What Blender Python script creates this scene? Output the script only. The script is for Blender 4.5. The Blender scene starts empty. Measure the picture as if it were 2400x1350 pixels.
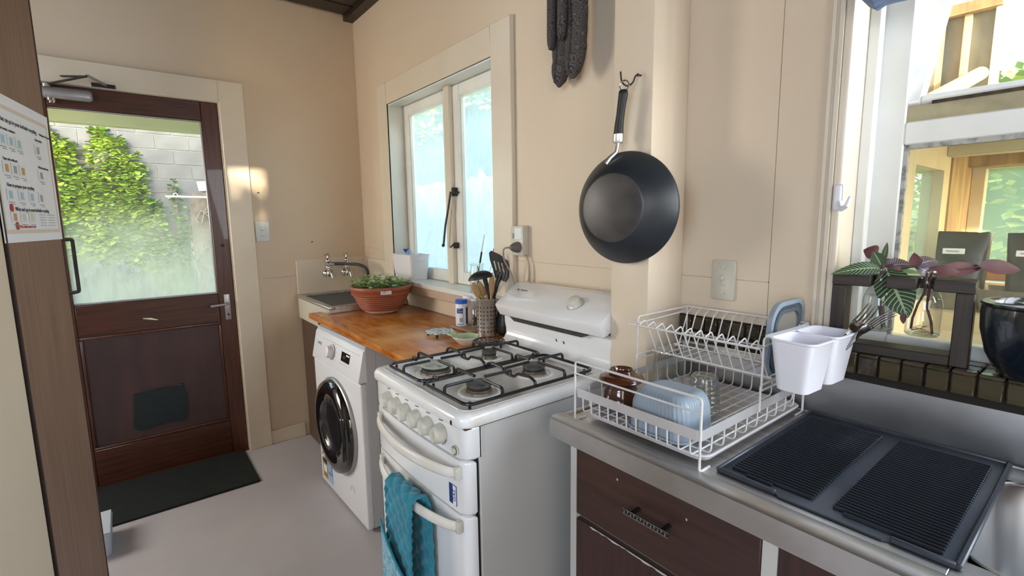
import bpy, bmesh, math, random
from math import sin, cos, pi, radians, sqrt
from mathutils import Vector, Matrix, noise
random.seed(7)
S = bpy.context.scene
COL = S.collection

# ------------------------------------------------------------------ camera
cam_d = bpy.data.cameras.new('camera'); cam = bpy.data.objects.new('camera', cam_d); COL.objects.link(cam)
S.camera = cam
yaw, pitch, roll = radians(51.7614), radians(7.8319), radians(-0.79213)
f = Vector((-sin(yaw)*cos(pitch), cos(yaw)*cos(pitch), -sin(pitch)))
r0 = Vector((cos(yaw), sin(yaw), 0)); u0 = r0.cross(f)
r = cos(roll)*r0 + sin(roll)*u0; u = -sin(roll)*r0 + cos(roll)*u0
cam.matrix_world = Matrix(((r.x, u.x, -f.x, 3.19), (r.y, u.y, -f.y, -1.26), (r.z, u.z, -f.z, 1.35), (0, 0, 0, 1)))
cam_d.sensor_width = 36; cam_d.lens = 36*1143.307/2400; cam_d.clip_start = 0.02; cam_d.clip_end = 200

# ------------------------------------------------------------------ world, sun, daylight and added fill lamps
W = bpy.data.worlds.new('World'); S.world = W; W.use_nodes = True
wn = W.node_tree.nodes; wl = W.node_tree.links; wn.clear()
sky = wn.new('ShaderNodeTexSky'); sky.sky_type = 'NISHITA'; sky.sun_disc = False
sky.sun_elevation = radians(14); sky.sun_rotation = radians(110); sky.air_density = 1.0; sky.dust_density = 2.5; sky.ozone_density = 1.0
bg = wn.new('ShaderNodeBackground'); bg.inputs[1].default_value = 1.2
wo = wn.new('ShaderNodeOutputWorld'); wl.new(sky.outputs[0], bg.inputs[0]); wl.new(bg.outputs[0], wo.inputs[0])

SUN = Vector((0.84, -0.282, 0.14)).normalized()         # direction towards the sun
sd = bpy.data.lights.new('sun', 'SUN'); sd.energy = 6.0; sd.angle = radians(0.6); sd.color = (1.0, 0.86, 0.62)
so = bpy.data.objects.new('sun', sd); COL.objects.link(so); so.rotation_euler = SUN.to_track_quat('Z', 'Y').to_euler()

def area(name, loc, to, sx, sy, power, color):
    d = bpy.data.lights.new(name, 'AREA'); d.shape = 'RECTANGLE'; d.size = sx; d.size_y = sy; d.energy = power; d.color = color
    o = bpy.data.objects.new(name, d); COL.objects.link(o); o.location = loc
    o.rotation_euler = (Vector(loc)-Vector(to)).to_track_quat('Z', 'Y').to_euler(); return o
area('fill_east', (4.96, -1.9, 1.65), (1.5, -1.0, 1.0), 1.7, 1.3, 17, (1.0, 0.93, 0.84))  # added fill lamp; the east wall has no such window
area('daylight_sink_window', (3.92, -.035, 1.60), (2.3, -1.6, 1.0), .75, .9, 13, (0.84, 0.92, 1.0))
area('fill_south', (3.45, -3.52, 1.55), (1.7, -.3, 1.0), 1.5, 1.2, 36, (0.68, 0.82, 1.0))  # unseen fill lamp, added to light the cooker and washer fronts
area('fill_west', (.08, -2.55, 1.60), (2.3, -.2, 1.15), 1.3, 1.2, 35, (1.0, 0.93, 0.82))  # fill lamp added for light from the left; no opening behind it

S.cycles.transparent_max_bounces = 32
S.view_settings.view_transform = 'Standard'; S.view_settings.look = 'None'
S.view_settings.gamma = 1.0; S.view_settings.use_curve_mapping = False
S.view_settings.exposure = 0.95

# ------------------------------------------------------------------ materials
MATS = {}
def nt(name):
    m = bpy.data.materials.new(name); m.use_nodes = True; m.node_tree.nodes.clear()
    return m, m.node_tree.nodes, m.node_tree.links
def ramp(N, c):
    n = N.new('ShaderNodeValToRGB'); e = n.color_ramp.elements
    e[0].position, e[0].color = c[0][0], (*c[0][1], 1); e[1].position, e[1].color = c[-1][0], (*c[-1][1], 1)
    for p, col in c[1:-1]:
        k = e.new(p); k.color = (*col, 1)
    return n
def pm(name, a, b=None, rough=0.5, metal=0.0, scale=6.0, stretch=(1, 1, 1), bump=0.0, bscale=60.0, detail=4.0, coat=0.0, spec=0.5, lo=0.35, hi=0.65, sheen=0.0, trans=0.0, rvar=0.0):
    if name in MATS: return MATS[name]
    m, N, L = nt(name)
    out = N.new('ShaderNodeOutputMaterial'); p = N.new('ShaderNodeBsdfPrincipled'); L.new(p.outputs[0], out.inputs[0])
    p.inputs['Roughness'].default_value = rough; p.inputs['Metallic'].default_value = metal
    p.inputs['Coat Weight'].default_value = coat; p.inputs['Specular IOR Level'].default_value = spec
    p.inputs['Sheen Weight'].default_value = sheen; p.inputs['Transmission Weight'].default_value = trans
    tc = N.new('ShaderNodeTexCoord'); mp = N.new('ShaderNodeMapping'); mp.inputs['Scale'].default_value = stretch
    L.new(tc.outputs['Object'], mp.inputs[0])
    b = b or tuple(x*0.9 for x in a)
    n = N.new('ShaderNodeTexNoise'); n.inputs['Scale'].default_value = scale; n.inputs['Detail'].default_value = detail
    L.new(mp.outputs[0], n.inputs['Vector'])
    r_ = ramp(N, [(lo, a), (hi, b)]); L.new(n.outputs['Fac'], r_.inputs[0]); L.new(r_.outputs[0], p.inputs['Base Color'])
    if rvar:
        mr = N.new('ShaderNodeMapRange'); mr.inputs['To Min'].default_value = max(0.02, rough-rvar); mr.inputs['To Max'].default_value = rough+rvar
        L.new(n.outputs['Fac'], mr.inputs[0]); L.new(mr.outputs[0], p.inputs['Roughness'])
    if bump:
        n2 = N.new('ShaderNodeTexNoise'); n2.inputs['Scale'].default_value = bscale; n2.inputs['Detail'].default_value = 3
        L.new(mp.outputs[0], n2.inputs['Vector'])
        bp = N.new('ShaderNodeBump'); bp.inputs['Strength'].default_value = bump; bp.inputs['Distance'].default_value = 0.004
        L.new(n2.outputs['Fac'], bp.inputs['Height']); L.new(bp.outputs[0], p.inputs['Normal'])
    MATS[name] = m; return m
def wood(name, a, b, axis=2, scale=7.0, rough=0.45, coat=0.0, fine=14.0):
    st = [fine, fine, fine]; st[axis] = 0.8
    return pm(name, a, b, rough=rough, scale=scale, stretch=tuple(st), bump=0.12, bscale=12, coat=coat, detail=6, lo=0.3, hi=0.7)
def flat(name, c, rough=0.6, metal=0.0):
    return pm(name, c, tuple(x*0.96 for x in c), rough=rough, metal=metal)

M_wall = pm('wall_paint', (0.67, 0.565, 0.44), (0.63, 0.52, 0.395), rough=0.55, scale=1.3, bump=0.06, bscale=220, detail=5, rvar=0.08)
M_post = pm('post_paint', (0.69, 0.59, 0.47), (0.66, 0.56, 0.43), rough=0.4, scale=2.0, bump=0.03, bscale=120)
M_trim = pm('trim_paint', (0.71, 0.64, 0.53), (0.66, 0.58, 0.47), rough=0.35, scale=3.0, bump=0.04, bscale=90)
M_white_trim = pm('window_frame_paint', (0.80, 0.80, 0.76), (0.70, 0.70, 0.65), rough=0.35, scale=4.0, bump=0.05, bscale=80)
M_floor = pm('vinyl_floor', (0.49, 0.475, 0.51), (0.43, 0.415, 0.45), rough=0.42, scale=2.2, bump=0.03, bscale=150, detail=7, rvar=0.1)
M_ceil = wood('dark_ceiling_boards', (0.020, 0.013, 0.009), (0.035, 0.022, 0.014), axis=1)
M_door = wood('stained_door_timber', (0.045, 0.012, 0.005), (0.10, 0.028, 0.010), axis=2, rough=0.35, coat=0.2, scale=5)
M_doorh = wood('stained_door_timber_across', (0.040, 0.011, 0.005), (0.085, 0.024, 0.010), axis=1, rough=0.35, coat=0.2, scale=5)
M_doorp = pm('door_panel_stain', (0.050, 0.026, 0.026), (0.070, 0.034, 0.030), rough=0.4, scale=3, stretch=(3, 3, .7))
M_patch = pm('black_patch_paint', (0.004, 0.010, 0.013), (0.010, 0.020, 0.022), rough=0.45, scale=14, stretch=(1, 1, 8))
M_steel = pm('brushed_steel', (0.66, 0.65, 0.64), (0.52, 0.50, 0.48), rough=0.42, metal=1.0, scale=9, stretch=(1, 6, 1), bump=0.05, bscale=40, rvar=0.12)
M_steel_d = pm('dull_steel', (0.36, 0.37, 0.38), (0.44, 0.44, 0.45), rough=0.45, metal=1.0, scale=6, rvar=0.12)
M_chrome = pm('chrome', (0.75, 0.75, 0.76), (0.6, 0.6, 0.6), rough=0.12, metal=1.0, scale=10)
M_alu = pm('grey_metal_paint', (0.42, 0.41, 0.42), (0.36, 0.35, 0.36), rough=0.35, metal=0.6, scale=20)
M_dark_metal = pm('dark_metal', (0.03, 0.03, 0.03), (0.05, 0.045, 0.04), rough=0.4, metal=0.7, scale=30)
M_enamel = pm('white_enamel', (0.80, 0.81, 0.83), (0.76, 0.76, 0.76), rough=0.14, scale=3.0, coat=0.4, rvar=0.05)
M_hob = pm('stained_hob_enamel', (0.82, 0.82, 0.81), (0.58, 0.50, 0.40), rough=0.2, scale=9.0, coat=0.3, detail=8, lo=0.56, hi=0.80)
M_stove_side = pm('stove_side_panel', (0.55, 0.55, 0.54), (0.50, 0.49, 0.47), rough=0.3, scale=2.0)
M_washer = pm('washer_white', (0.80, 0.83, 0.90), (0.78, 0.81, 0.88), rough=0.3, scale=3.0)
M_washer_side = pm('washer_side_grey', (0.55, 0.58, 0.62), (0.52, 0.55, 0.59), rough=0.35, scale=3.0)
M_black = pm('black_plastic', (0.006, 0.006, 0.007), (0.012, 0.012, 0.013), rough=0.48, scale=20)
M_gloss = pm('gloss_black', (0.004, 0.004, 0.005), (0.006, 0.006, 0.008), rough=0.06, scale=20, coat=1.0)
M_iron = pm('black_enamelled_iron', (0.010, 0.010, 0.011), (0.022, 0.022, 0.023), rough=0.28, scale=60, bump=0.08, bscale=300)
M_burner = pm('burner_metal', (0.16, 0.13, 0.10), (0.30, 0.26, 0.20), rough=0.45, metal=0.8, scale=40)
M_cap = pm('burner_cap', (0.045, 0.042, 0.04), (0.09, 0.085, 0.08), rough=0.5, scale=50)
M_capg = pm('worn_burner_cap', (0.46, 0.47, 0.40), (0.32, 0.33, 0.28), rough=0.4, scale=30)
M_knob = pm('aged_white_plastic', (0.62, 0.61, 0.54), (0.46, 0.42, 0.33), rough=0.3, scale=40, lo=0.45, hi=0.8)
M_handle = pm('cream_handle_plastic', (0.76, 0.74, 0.70), (0.70, 0.66, 0.58), rough=0.3, scale=12)
M_grime_shade = pm('brown_grime_and_shade', (0.07, 0.045, 0.02), (0.02, 0.014, 0.01), rough=0.7, scale=60)  # grime colour, also painted as shade in the vent slot
M_cream_tub = pm('cream_tub_enamel', (0.62, 0.60, 0.52), (0.58, 0.55, 0.47), rough=0.3, scale=4)
M_brown_panel = pm('brown_board', (0.10, 0.062, 0.045), (0.085, 0.052, 0.038), rough=0.4, scale=5)
M_pan = pm('blackened_pan', (0.012, 0.016, 0.022), (0.020, 0.023, 0.028), rough=0.42, scale=8, rvar=0.08)
M_panb = pm('worn_pan_base', (0.030, 0.028, 0.030), (0.055, 0.050, 0.048), rough=0.38, scale=16, detail=8, rvar=0.1)
M_terra = pm('terracotta_plastic', (0.35, 0.105, 0.055), (0.30, 0.085, 0.042), rough=0.45, scale=10)
M_soil = pm('potting_soil', (0.015, 0.010, 0.007), (0.04, 0.028, 0.018), rough=0.95, scale=80, bump=0.6, bscale=90)
M_leaf = pm('mint_leaf', (0.24, 0.42, 0.13), (0.46, 0.60, 0.30), rough=0.45, scale=30)
M_stem = pm('green_stem', (0.20, 0.30, 0.08), (0.28, 0.34, 0.12), rough=0.5, scale=30)
M_whitep = pm('white_plastic', (0.80, 0.79, 0.86), (0.77, 0.77, 0.83), rough=0.35, scale=4)
M_wire = pm('white_coated_wire', (0.72, 0.70, 0.68), (0.64, 0.62, 0.60), rough=0.35, scale=30)
M_wirep = pm('rack_band', (0.62, 0.61, 0.62), (0.57, 0.55, 0.55), rough=0.3, metal=0.3, scale=12)
M_tray = pm('rack_tray_plastic', (0.70, 0.68, 0.70), (0.60, 0.57, 0.56), rough=0.35, scale=9)
M_blue = flat('blue_plastic', (0.02, 0.12, 0.60), 0.35)
M_navy = flat('navy_print', (0.015, 0.035, 0.20), 0.4)
M_teal = pm('teal_quilted_cotton', (0.006, 0.175, 0.255), (0.010, 0.225, 0.31), rough=0.85, scale=25, bump=0.2, bscale=500, sheen=0.3)
M_grn = pm('pale_green_glaze', (0.42, 0.52, 0.33), (0.36, 0.46, 0.28), rough=0.15, coat=0.6, scale=12)
M_cer = pm('cream_glaze', (0.66, 0.66, 0.60), (0.62, 0.60, 0.52), rough=0.2, coat=0.5, scale=12)
M_brownglaze = pm('brown_glaze', (0.048, 0.014, 0.006), (0.10, 0.030, 0.010), rough=0.14, coat=1.0, scale=14)
M_greyp = pm('blue_grey_plastic', (0.27, 0.33, 0.39), (0.25, 0.30, 0.36), rough=0.38, scale=8)
M_dgrey = pm('dark_grey_silicone', (0.10, 0.125, 0.15), (0.085, 0.105, 0.13), rough=0.45, scale=8)
M_rib = pm('ribbed_rubber_tops', (0.030, 0.035, 0.046), (0.024, 0.028, 0.036), rough=0.25, scale=12)
M_mat = pm('ribbed_rubber', (0.035, 0.041, 0.053), (0.045, 0.052, 0.066), rough=0.32, scale=12, rvar=0.08)
M_doormat = pm('door_mat', (0.003, 0.007, 0.008), (0.007, 0.012, 0.012), rough=0.9, scale=25, bump=0.5, bscale=400, detail=8)
M_cab = wood('dark_cabinet_veneer', (0.036, 0.016, 0.012), (0.060, 0.026, 0.018), axis=0, rough=0.42, scale=4)
M_cabv = wood('dark_cabinet_veneer_upright', (0.034, 0.015, 0.012), (0.058, 0.024, 0.017), axis=2, rough=0.42, scale=4)
M_cabw = pm('cabinet_white_paint', (0.55, 0.54, 0.51), (0.50, 0.48, 0.45), rough=0.4, scale=6)
M_panel = wood('brown_veneer', (0.17, 0.098, 0.064), (0.25, 0.150, 0.104), axis=2, rough=0.5, scale=4, fine=18)
M_edge = flat('dark_edge_strip', (0.018, 0.010, 0.008), 0.5)
M_stand = wood('dark_stand_timber', (0.016, 0.011, 0.007), (0.040, 0.027, 0.018), axis=0, rough=0.55)
M_standv = wood('dark_stand_timber_upright', (0.018, 0.012, 0.008), (0.044, 0.030, 0.020), axis=2, rough=0.55)
M_pot = pm('dark_glazed_pot', (0.006, 0.011, 0.018), (0.030, 0.032, 0.034), rough=0.22, coat=0.5, scale=18, lo=0.5, hi=0.8)
M_pebble = pm('pale_gravel', (0.5, 0.48, 0.50), (0.34, 0.32, 0.34), rough=0.8, scale=90, bump=0.5, bscale=120)
M_bluecloth = pm('blue_patterned_cloth', (0.03, 0.08, 0.20), (0.20, 0.27, 0.42), rough=0.8, scale=14, stretch=(1, 3, 3), lo=0.42, hi=0.58)
M_tint = pm('brown_cork', (0.36, 0.16, 0.07), (0.28, 0.12, 0.05), rough=0.7, scale=40)
M_utw = wood('spoon_timber', (0.34, 0.20, 0.085), (0.44, 0.27, 0.12), axis=2, rough=0.6, scale=5)
M_paper = flat('white_paper', (0.80, 0.81, 0.86), 0.6)
M_print = flat('black_print', (0.03, 0.03, 0.035), 0.7)
M_grey_print = flat('grey_print', (0.35, 0.36, 0.38), 0.7)
M_red = flat('red_print', (0.50, 0.03, 0.025), 0.6)
M_orange = flat('tan_print', (0.55, 0.30, 0.12), 0.6)
M_lblue = flat('light_blue_print', (0.35, 0.52, 0.68), 0.6)
M_beige = flat('beige_print', (0.68, 0.60, 0.50), 0.6)
M_lbl = flat('blue_label', (0.05, 0.25, 0.62), 0.5)
M_gold = flat('gold_label', (0.38, 0.22, 0.05), 0.5)
M_plate = pm('cream_switch_plastic', (0.58, 0.55, 0.47), (0.54, 0.51, 0.43), rough=0.35, scale=20)
M_sw = pm('white_switch_plastic', (0.72, 0.76, 0.78), (0.68, 0.72, 0.74), rough=0.3, scale=20)
M_greyplug = flat('grey_plug_rubber', (0.13, 0.12, 0.11), 0.5)
M_cord = flat('beige_cord', (0.34, 0.29, 0.22), 0.5)
M_hose = flat('black_hose_rubber', (0.025, 0.03, 0.035), 0.5)
M_peach = pm('peach_sponge', (0.62, 0.26, 0.14), (0.52, 0.20, 0.10), rough=0.9, scale=60, bump=0.5, bscale=150)

def worktop_mat():
    m, N, L = nt('varnished_pine_worktop')
    out = N.new('ShaderNodeOutputMaterial'); p = N.new('ShaderNodeBsdfPrincipled'); L.new(p.outputs[0], out.inputs[0])
    tc = N.new('ShaderNodeTexCoord'); mp = N.new('ShaderNodeMapping'); mp.inputs['Scale'].default_value = (1.2, 9, 9)
    L.new(tc.outputs['Object'], mp.inputs[0])
    n = N.new('ShaderNodeTexNoise'); n.inputs['Scale'].default_value = 5; n.inputs['Detail'].default_value = 8; n.inputs['Distortion'].default_value = 1.0
    L.new(mp.outputs[0], n.inputs['Vector'])
    r1 = ramp(N, [(0.3, (0.33, 0.082, 0.009)), (0.5, (0.52, 0.165, 0.020)), (0.72, (0.62, 0.25, 0.040))]); L.new(n.outputs['Fac'], r1.inputs[0])
    n2 = N.new('ShaderNodeTexNoise'); n2.inputs['Scale'].default_value = 5; n2.inputs['Detail'].default_value = 6; L.new(tc.outputs['Object'], n2.inputs['Vector'])
    r2 = ramp(N, [(0.52, (0, 0, 0)), (0.70, (1, 1, 1))]); L.new(n2.outputs['Fac'], r2.inputs[0])
    mx = N.new('ShaderNodeMix'); mx.data_type = 'RGBA'; L.new(r2.outputs[0], mx.inputs[0]); L.new(r1.outputs[0], mx.inputs[6]); mx.inputs[7].default_value = (0.66, 0.33, 0.10, 1)
    L.new(mx.outputs[2], p.inputs['Base Color'])
    mr = N.new('ShaderNodeMapRange'); mr.inputs['To Min'].default_value = 0.10; mr.inputs['To Max'].default_value = 0.45; L.new(n2.outputs['Fac'], mr.inputs[0]); L.new(mr.outputs[0], p.inputs['Roughness'])
    return m
M_worktop = worktop_mat()

def schlick(N, L, f0=0.035, pw=4.0):
    lw = N.new('ShaderNodeLayerWeight'); lw.inputs[0].default_value = 0.5
    p = N.new('ShaderNodeMath'); p.operation = 'POWER'; L.new(lw.outputs['Facing'], p.inputs[0]); p.inputs[1].default_value = pw
    q = N.new('ShaderNodeMath'); q.operation = 'MULTIPLY_ADD'; L.new(p.outputs[0], q.inputs[0]); q.inputs[1].default_value = 0.75; q.inputs[2].default_value = f0
    return q
def glass(name, tint=(0.96, 0.99, 0.98), mist=0.0, mist_top=0.0, z0=0.0, z1=1.0, streak=True, refl=0.07, mcol=(0.9, 0.93, 0.95), spot=0.12):
    """Thin clear pane: transparent + a little mirror; condensation as translucent film thicker towards z0."""
    m, N, L = nt(name)
    out = N.new('ShaderNodeOutputMaterial')
    t = N.new('ShaderNodeBsdfTransparent'); t.inputs[0].default_value = (*tint, 1)
    g = N.new('ShaderNodeBsdfGlossy'); g.inputs['Roughness'].default_value = 0.03
    fr = schlick(N, L, 0.02)
    mx = N.new('ShaderNodeMixShader'); L.new(fr.outputs[0], mx.inputs[0]); L.new(t.outputs[0], mx.inputs[1]); L.new(g.outputs[0], mx.inputs[2])
    last = mx
    if mist or mist_top:
        tl = N.new('ShaderNodeBsdfTranslucent'); tl.inputs[0].default_value = (*mcol, 1)
        df = N.new('ShaderNodeBsdfDiffuse'); df.inputs[0].default_value = (*mcol, 1)
        a = N.new('ShaderNodeMixShader'); a.inputs[0].default_value = 0.15; L.new(tl.outputs[0], a.inputs[1]); L.new(df.outputs[0], a.inputs[2])
        tc = N.new('ShaderNodeTexCoord'); sp = N.new('ShaderNodeSeparateXYZ'); L.new(tc.outputs['Object'], sp.inputs[0])
        mr = N.new('ShaderNodeMapRange'); mr.interpolation_type = 'SMOOTHSTEP'
        mr.inputs['From Min'].default_value = z0; mr.inputs['From Max'].default_value = z1; mr.inputs['To Min'].default_value = mist; mr.inputs['To Max'].default_value = mist_top
        nz = N.new('ShaderNodeTexNoise'); nz.inputs['Scale'].default_value = 5; nz.inputs['Detail'].default_value = 6; L.new(tc.outputs['Object'], nz.inputs['Vector'])
        ad = N.new('ShaderNodeMath'); ad.operation = 'MULTIPLY_ADD'; L.new(nz.outputs['Fac'], ad.inputs[0]); ad.inputs[1].default_value = 0.9*(z1-z0); L.new(sp.outputs['Z'], ad.inputs[2])
        sb = N.new('ShaderNodeMath'); sb.operation = 'SUBTRACT'; L.new(ad.outputs[0], sb.inputs[0]); sb.inputs[1].default_value = 0.45*(z1-z0)
        L.new(sb.outputs[0], mr.inputs[0])
        mp = N.new('ShaderNodeMapping'); mp.inputs['Scale'].default_value = (26, 26, 8); L.new(tc.outputs['Object'], mp.inputs[0])
        n3 = N.new('ShaderNodeTexNoise'); n3.inputs['Scale'].default_value = 1.6; n3.inputs['Detail'].default_value = 5; L.new(mp.outputs[0], n3.inputs['Vector'])
        rr = ramp(N, [(0.36, (0.88, 0.88, 0.88)), (0.62, (1, 1, 1))]); L.new(n3.outputs['Fac'], rr.inputs[0])
        mu = N.new('ShaderNodeMath'); mu.operation = 'MULTIPLY'; L.new(mr.outputs[0], mu.inputs[0]); L.new(rr.outputs[0], mu.inputs[1])
        fin = N.new('ShaderNodeMixShader'); L.new(mu.outputs[0], fin.inputs[0]); L.new(last.outputs[0], fin.inputs[1]); L.new(a.outputs[0], fin.inputs[2]); last = fin
    L.new(last.outputs[0], out.inputs[0]); return m
M_glass_door = glass('misted_door_glass', mist=0.36, mist_top=0.03, z0=-0.40, z1=0.10, mcol=(0.92, 0.90, 0.74))
M_glass_w1 = glass('condensed_window_glass', mist=0.85, mist_top=0.40, z0=-0.30, z1=0.45, mcol=(0.60, 0.70, 0.75))
M_glass_w2 = glass('dusty_window_glass', mist=0.08, mist_top=0.03, z0=-0.3, z1=0.5, mcol=(0.8, 0.85, 0.85))
M_glass_far = glass('hazy_far_glass', mist=0.30, mist_top=0.25, z0=-0.3, z1=0.5, mcol=(0.50, 0.62, 0.48))
M_jar = None
def vessel_glass(name, col=(0.93, 0.955, 0.955), rough=0.02, film=0.0):
    m, N, L = nt(name); out = N.new('ShaderNodeOutputMaterial')
    t = N.new('ShaderNodeBsdfTransparent'); t.inputs[0].default_value = (*col, 1)
    g = N.new('ShaderNodeBsdfGlossy'); g.inputs['Roughness'].default_value = rough
    fr = schlick(N, L, 0.07, 2.2)
    mx = N.new('ShaderNodeMixShader'); L.new(fr.outputs[0], mx.inputs[0]); L.new(t.outputs[0], mx.inputs[1]); L.new(g.outputs[0], mx.inputs[2])
    d = N.new('ShaderNodeBsdfTranslucent'); d.inputs[0].default_value = (.85, .87, .9, 1)
    m2 = N.new('ShaderNodeMixShader'); m2.inputs[0].default_value = film; L.new(mx.outputs[0], m2.inputs[1]); L.new(d.outputs[0], m2.inputs[2])
    L.new(m2.outputs[0], out.inputs[0]); return m
M_jar = vessel_glass('clear_vessel_glass')
M_frost = vessel_glass('frosted_plastic', (0.93, 0.94, 0.95), 0.3, 0.4)

def leaf_stripe(name, base, vein, back):
    m, N, L = nt(name); out = N.new('ShaderNodeOutputMaterial'); p = N.new('ShaderNodeBsdfPrincipled'); L.new(p.outputs[0], out.inputs[0])
    uv = N.new('ShaderNodeTexCoord'); sp = N.new('ShaderNodeSeparateXYZ'); L.new(uv.outputs['UV'], sp.inputs[0])
    ab = N.new('ShaderNodeMath'); ab.operation = 'ABSOLUTE'; L.new(sp.outputs['Y'], ab.inputs[0])
    a = N.new('ShaderNodeMath'); a.operation = 'MULTIPLY_ADD'; L.new(ab.outputs[0], a.inputs[0]); a.inputs[1].default_value = -2.4
    b = N.new('ShaderNodeMath'); b.operation = 'MULTIPLY'; L.new(sp.outputs['X'], b.inputs[0]); b.inputs[1].default_value = 13.0; L.new(b.outputs[0], a.inputs[2])
    f_ = N.new('ShaderNodeMath'); f_.operation = 'FRACT'; L.new(a.outputs[0], f_.inputs[0])
    r_ = ramp(N, [(0.14, vein), (0.30, base)]); L.new(f_.outputs[0], r_.inputs[0])
    mid = ramp(N, [(0.05, (1, 1, 1)), (0.11, (0, 0, 0))]); L.new(ab.outputs[0], mid.inputs[0])
    mx = N.new('ShaderNodeMix'); mx.data_type = 'RGBA'; L.new(mid.outputs[0], mx.inputs[0]); L.new(r_.outputs[0], mx.inputs[6]); mx.inputs[7].default_value = (*vein, 1)
    L.new(mx.outputs[2], p.inputs['Base Color']); p.inputs['Roughness'].default_value = 0.4
    return m
M_zebra = leaf_stripe('striped_leaf', (0.018, 0.045, 0.020), (0.30, 0.38, 0.20), None)
M_purple = leaf_stripe('purple_striped_leaf', (0.055, 0.018, 0.028), (0.22, 0.24, 0.28), None)
M_wine = pm('wine_leaf', (0.060, 0.014, 0.022), (0.11, 0.032, 0.028), rough=0.6, scale=20)

def paisley():
    m, N, L = nt('dark_paisley_cotton'); out = N.new('ShaderNodeOutputMaterial'); p = N.new('ShaderNodeBsdfPrincipled'); L.new(p.outputs[0], out.inputs[0])
    tc = N.new('ShaderNodeTexCoord'); v = N.new('ShaderNodeTexVoronoi'); v.inputs['Scale'].default_value = 38; L.new(tc.outputs['Object'], v.inputs['Vector'])
    w = N.new('ShaderNodeMath'); w.operation = 'MULTIPLY'; L.new(v.outputs['Distance'], w.inputs[0]); w.inputs[1].default_value = 5.0
    f_ = N.new('ShaderNodeMath'); f_.operation = 'FRACT'; L.new(w.outputs[0], f_.inputs[0])
    r_ = ramp(N, [(0.0, (0.02, 0.02, 0.025)), (0.45, (0.035, 0.032, 0.035)), (0.62, (0.17, 0.12, 0.085)), (0.8, (0.03, 0.035, 0.04)), (1.0, (0.12, 0.12, 0.13))]); L.new(f_.outputs[0], r_.inputs[0])
    L.new(r_.outputs[0], p.inputs['Base Color']); p.inputs['Roughness'].default_value = 0.9
    return m
M_paisley = paisley()
def pocket():
    m, N, L = nt('blue_floral_cotton'); out = N.new('ShaderNodeOutputMaterial'); p = N.new('ShaderNodeBsdfPrincipled'); L.new(p.outputs[0], out.inputs[0])
    tc = N.new('ShaderNodeTexCoord'); v = N.new('ShaderNodeTexNoise'); v.inputs['Scale'].default_value = 34; v.inputs['Distortion'].default_value = 1.5; v.inputs['Detail'].default_value = 2; L.new(tc.outputs['Object'], v.inputs['Vector'])
    r_ = ramp(N, [(0.40, (0.08, 0.27, 0.36)), (0.5, (0.34, 0.52, 0.60)), (0.58, (0.14, 0.36, 0.45))]); L.new(v.outputs['Fac'], r_.inputs[0])
    L.new(r_.outputs[0], p.inputs['Base Color']); p.inputs['Roughness'].default_value = 0.9
    return m
M_pocket = pocket()

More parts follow.
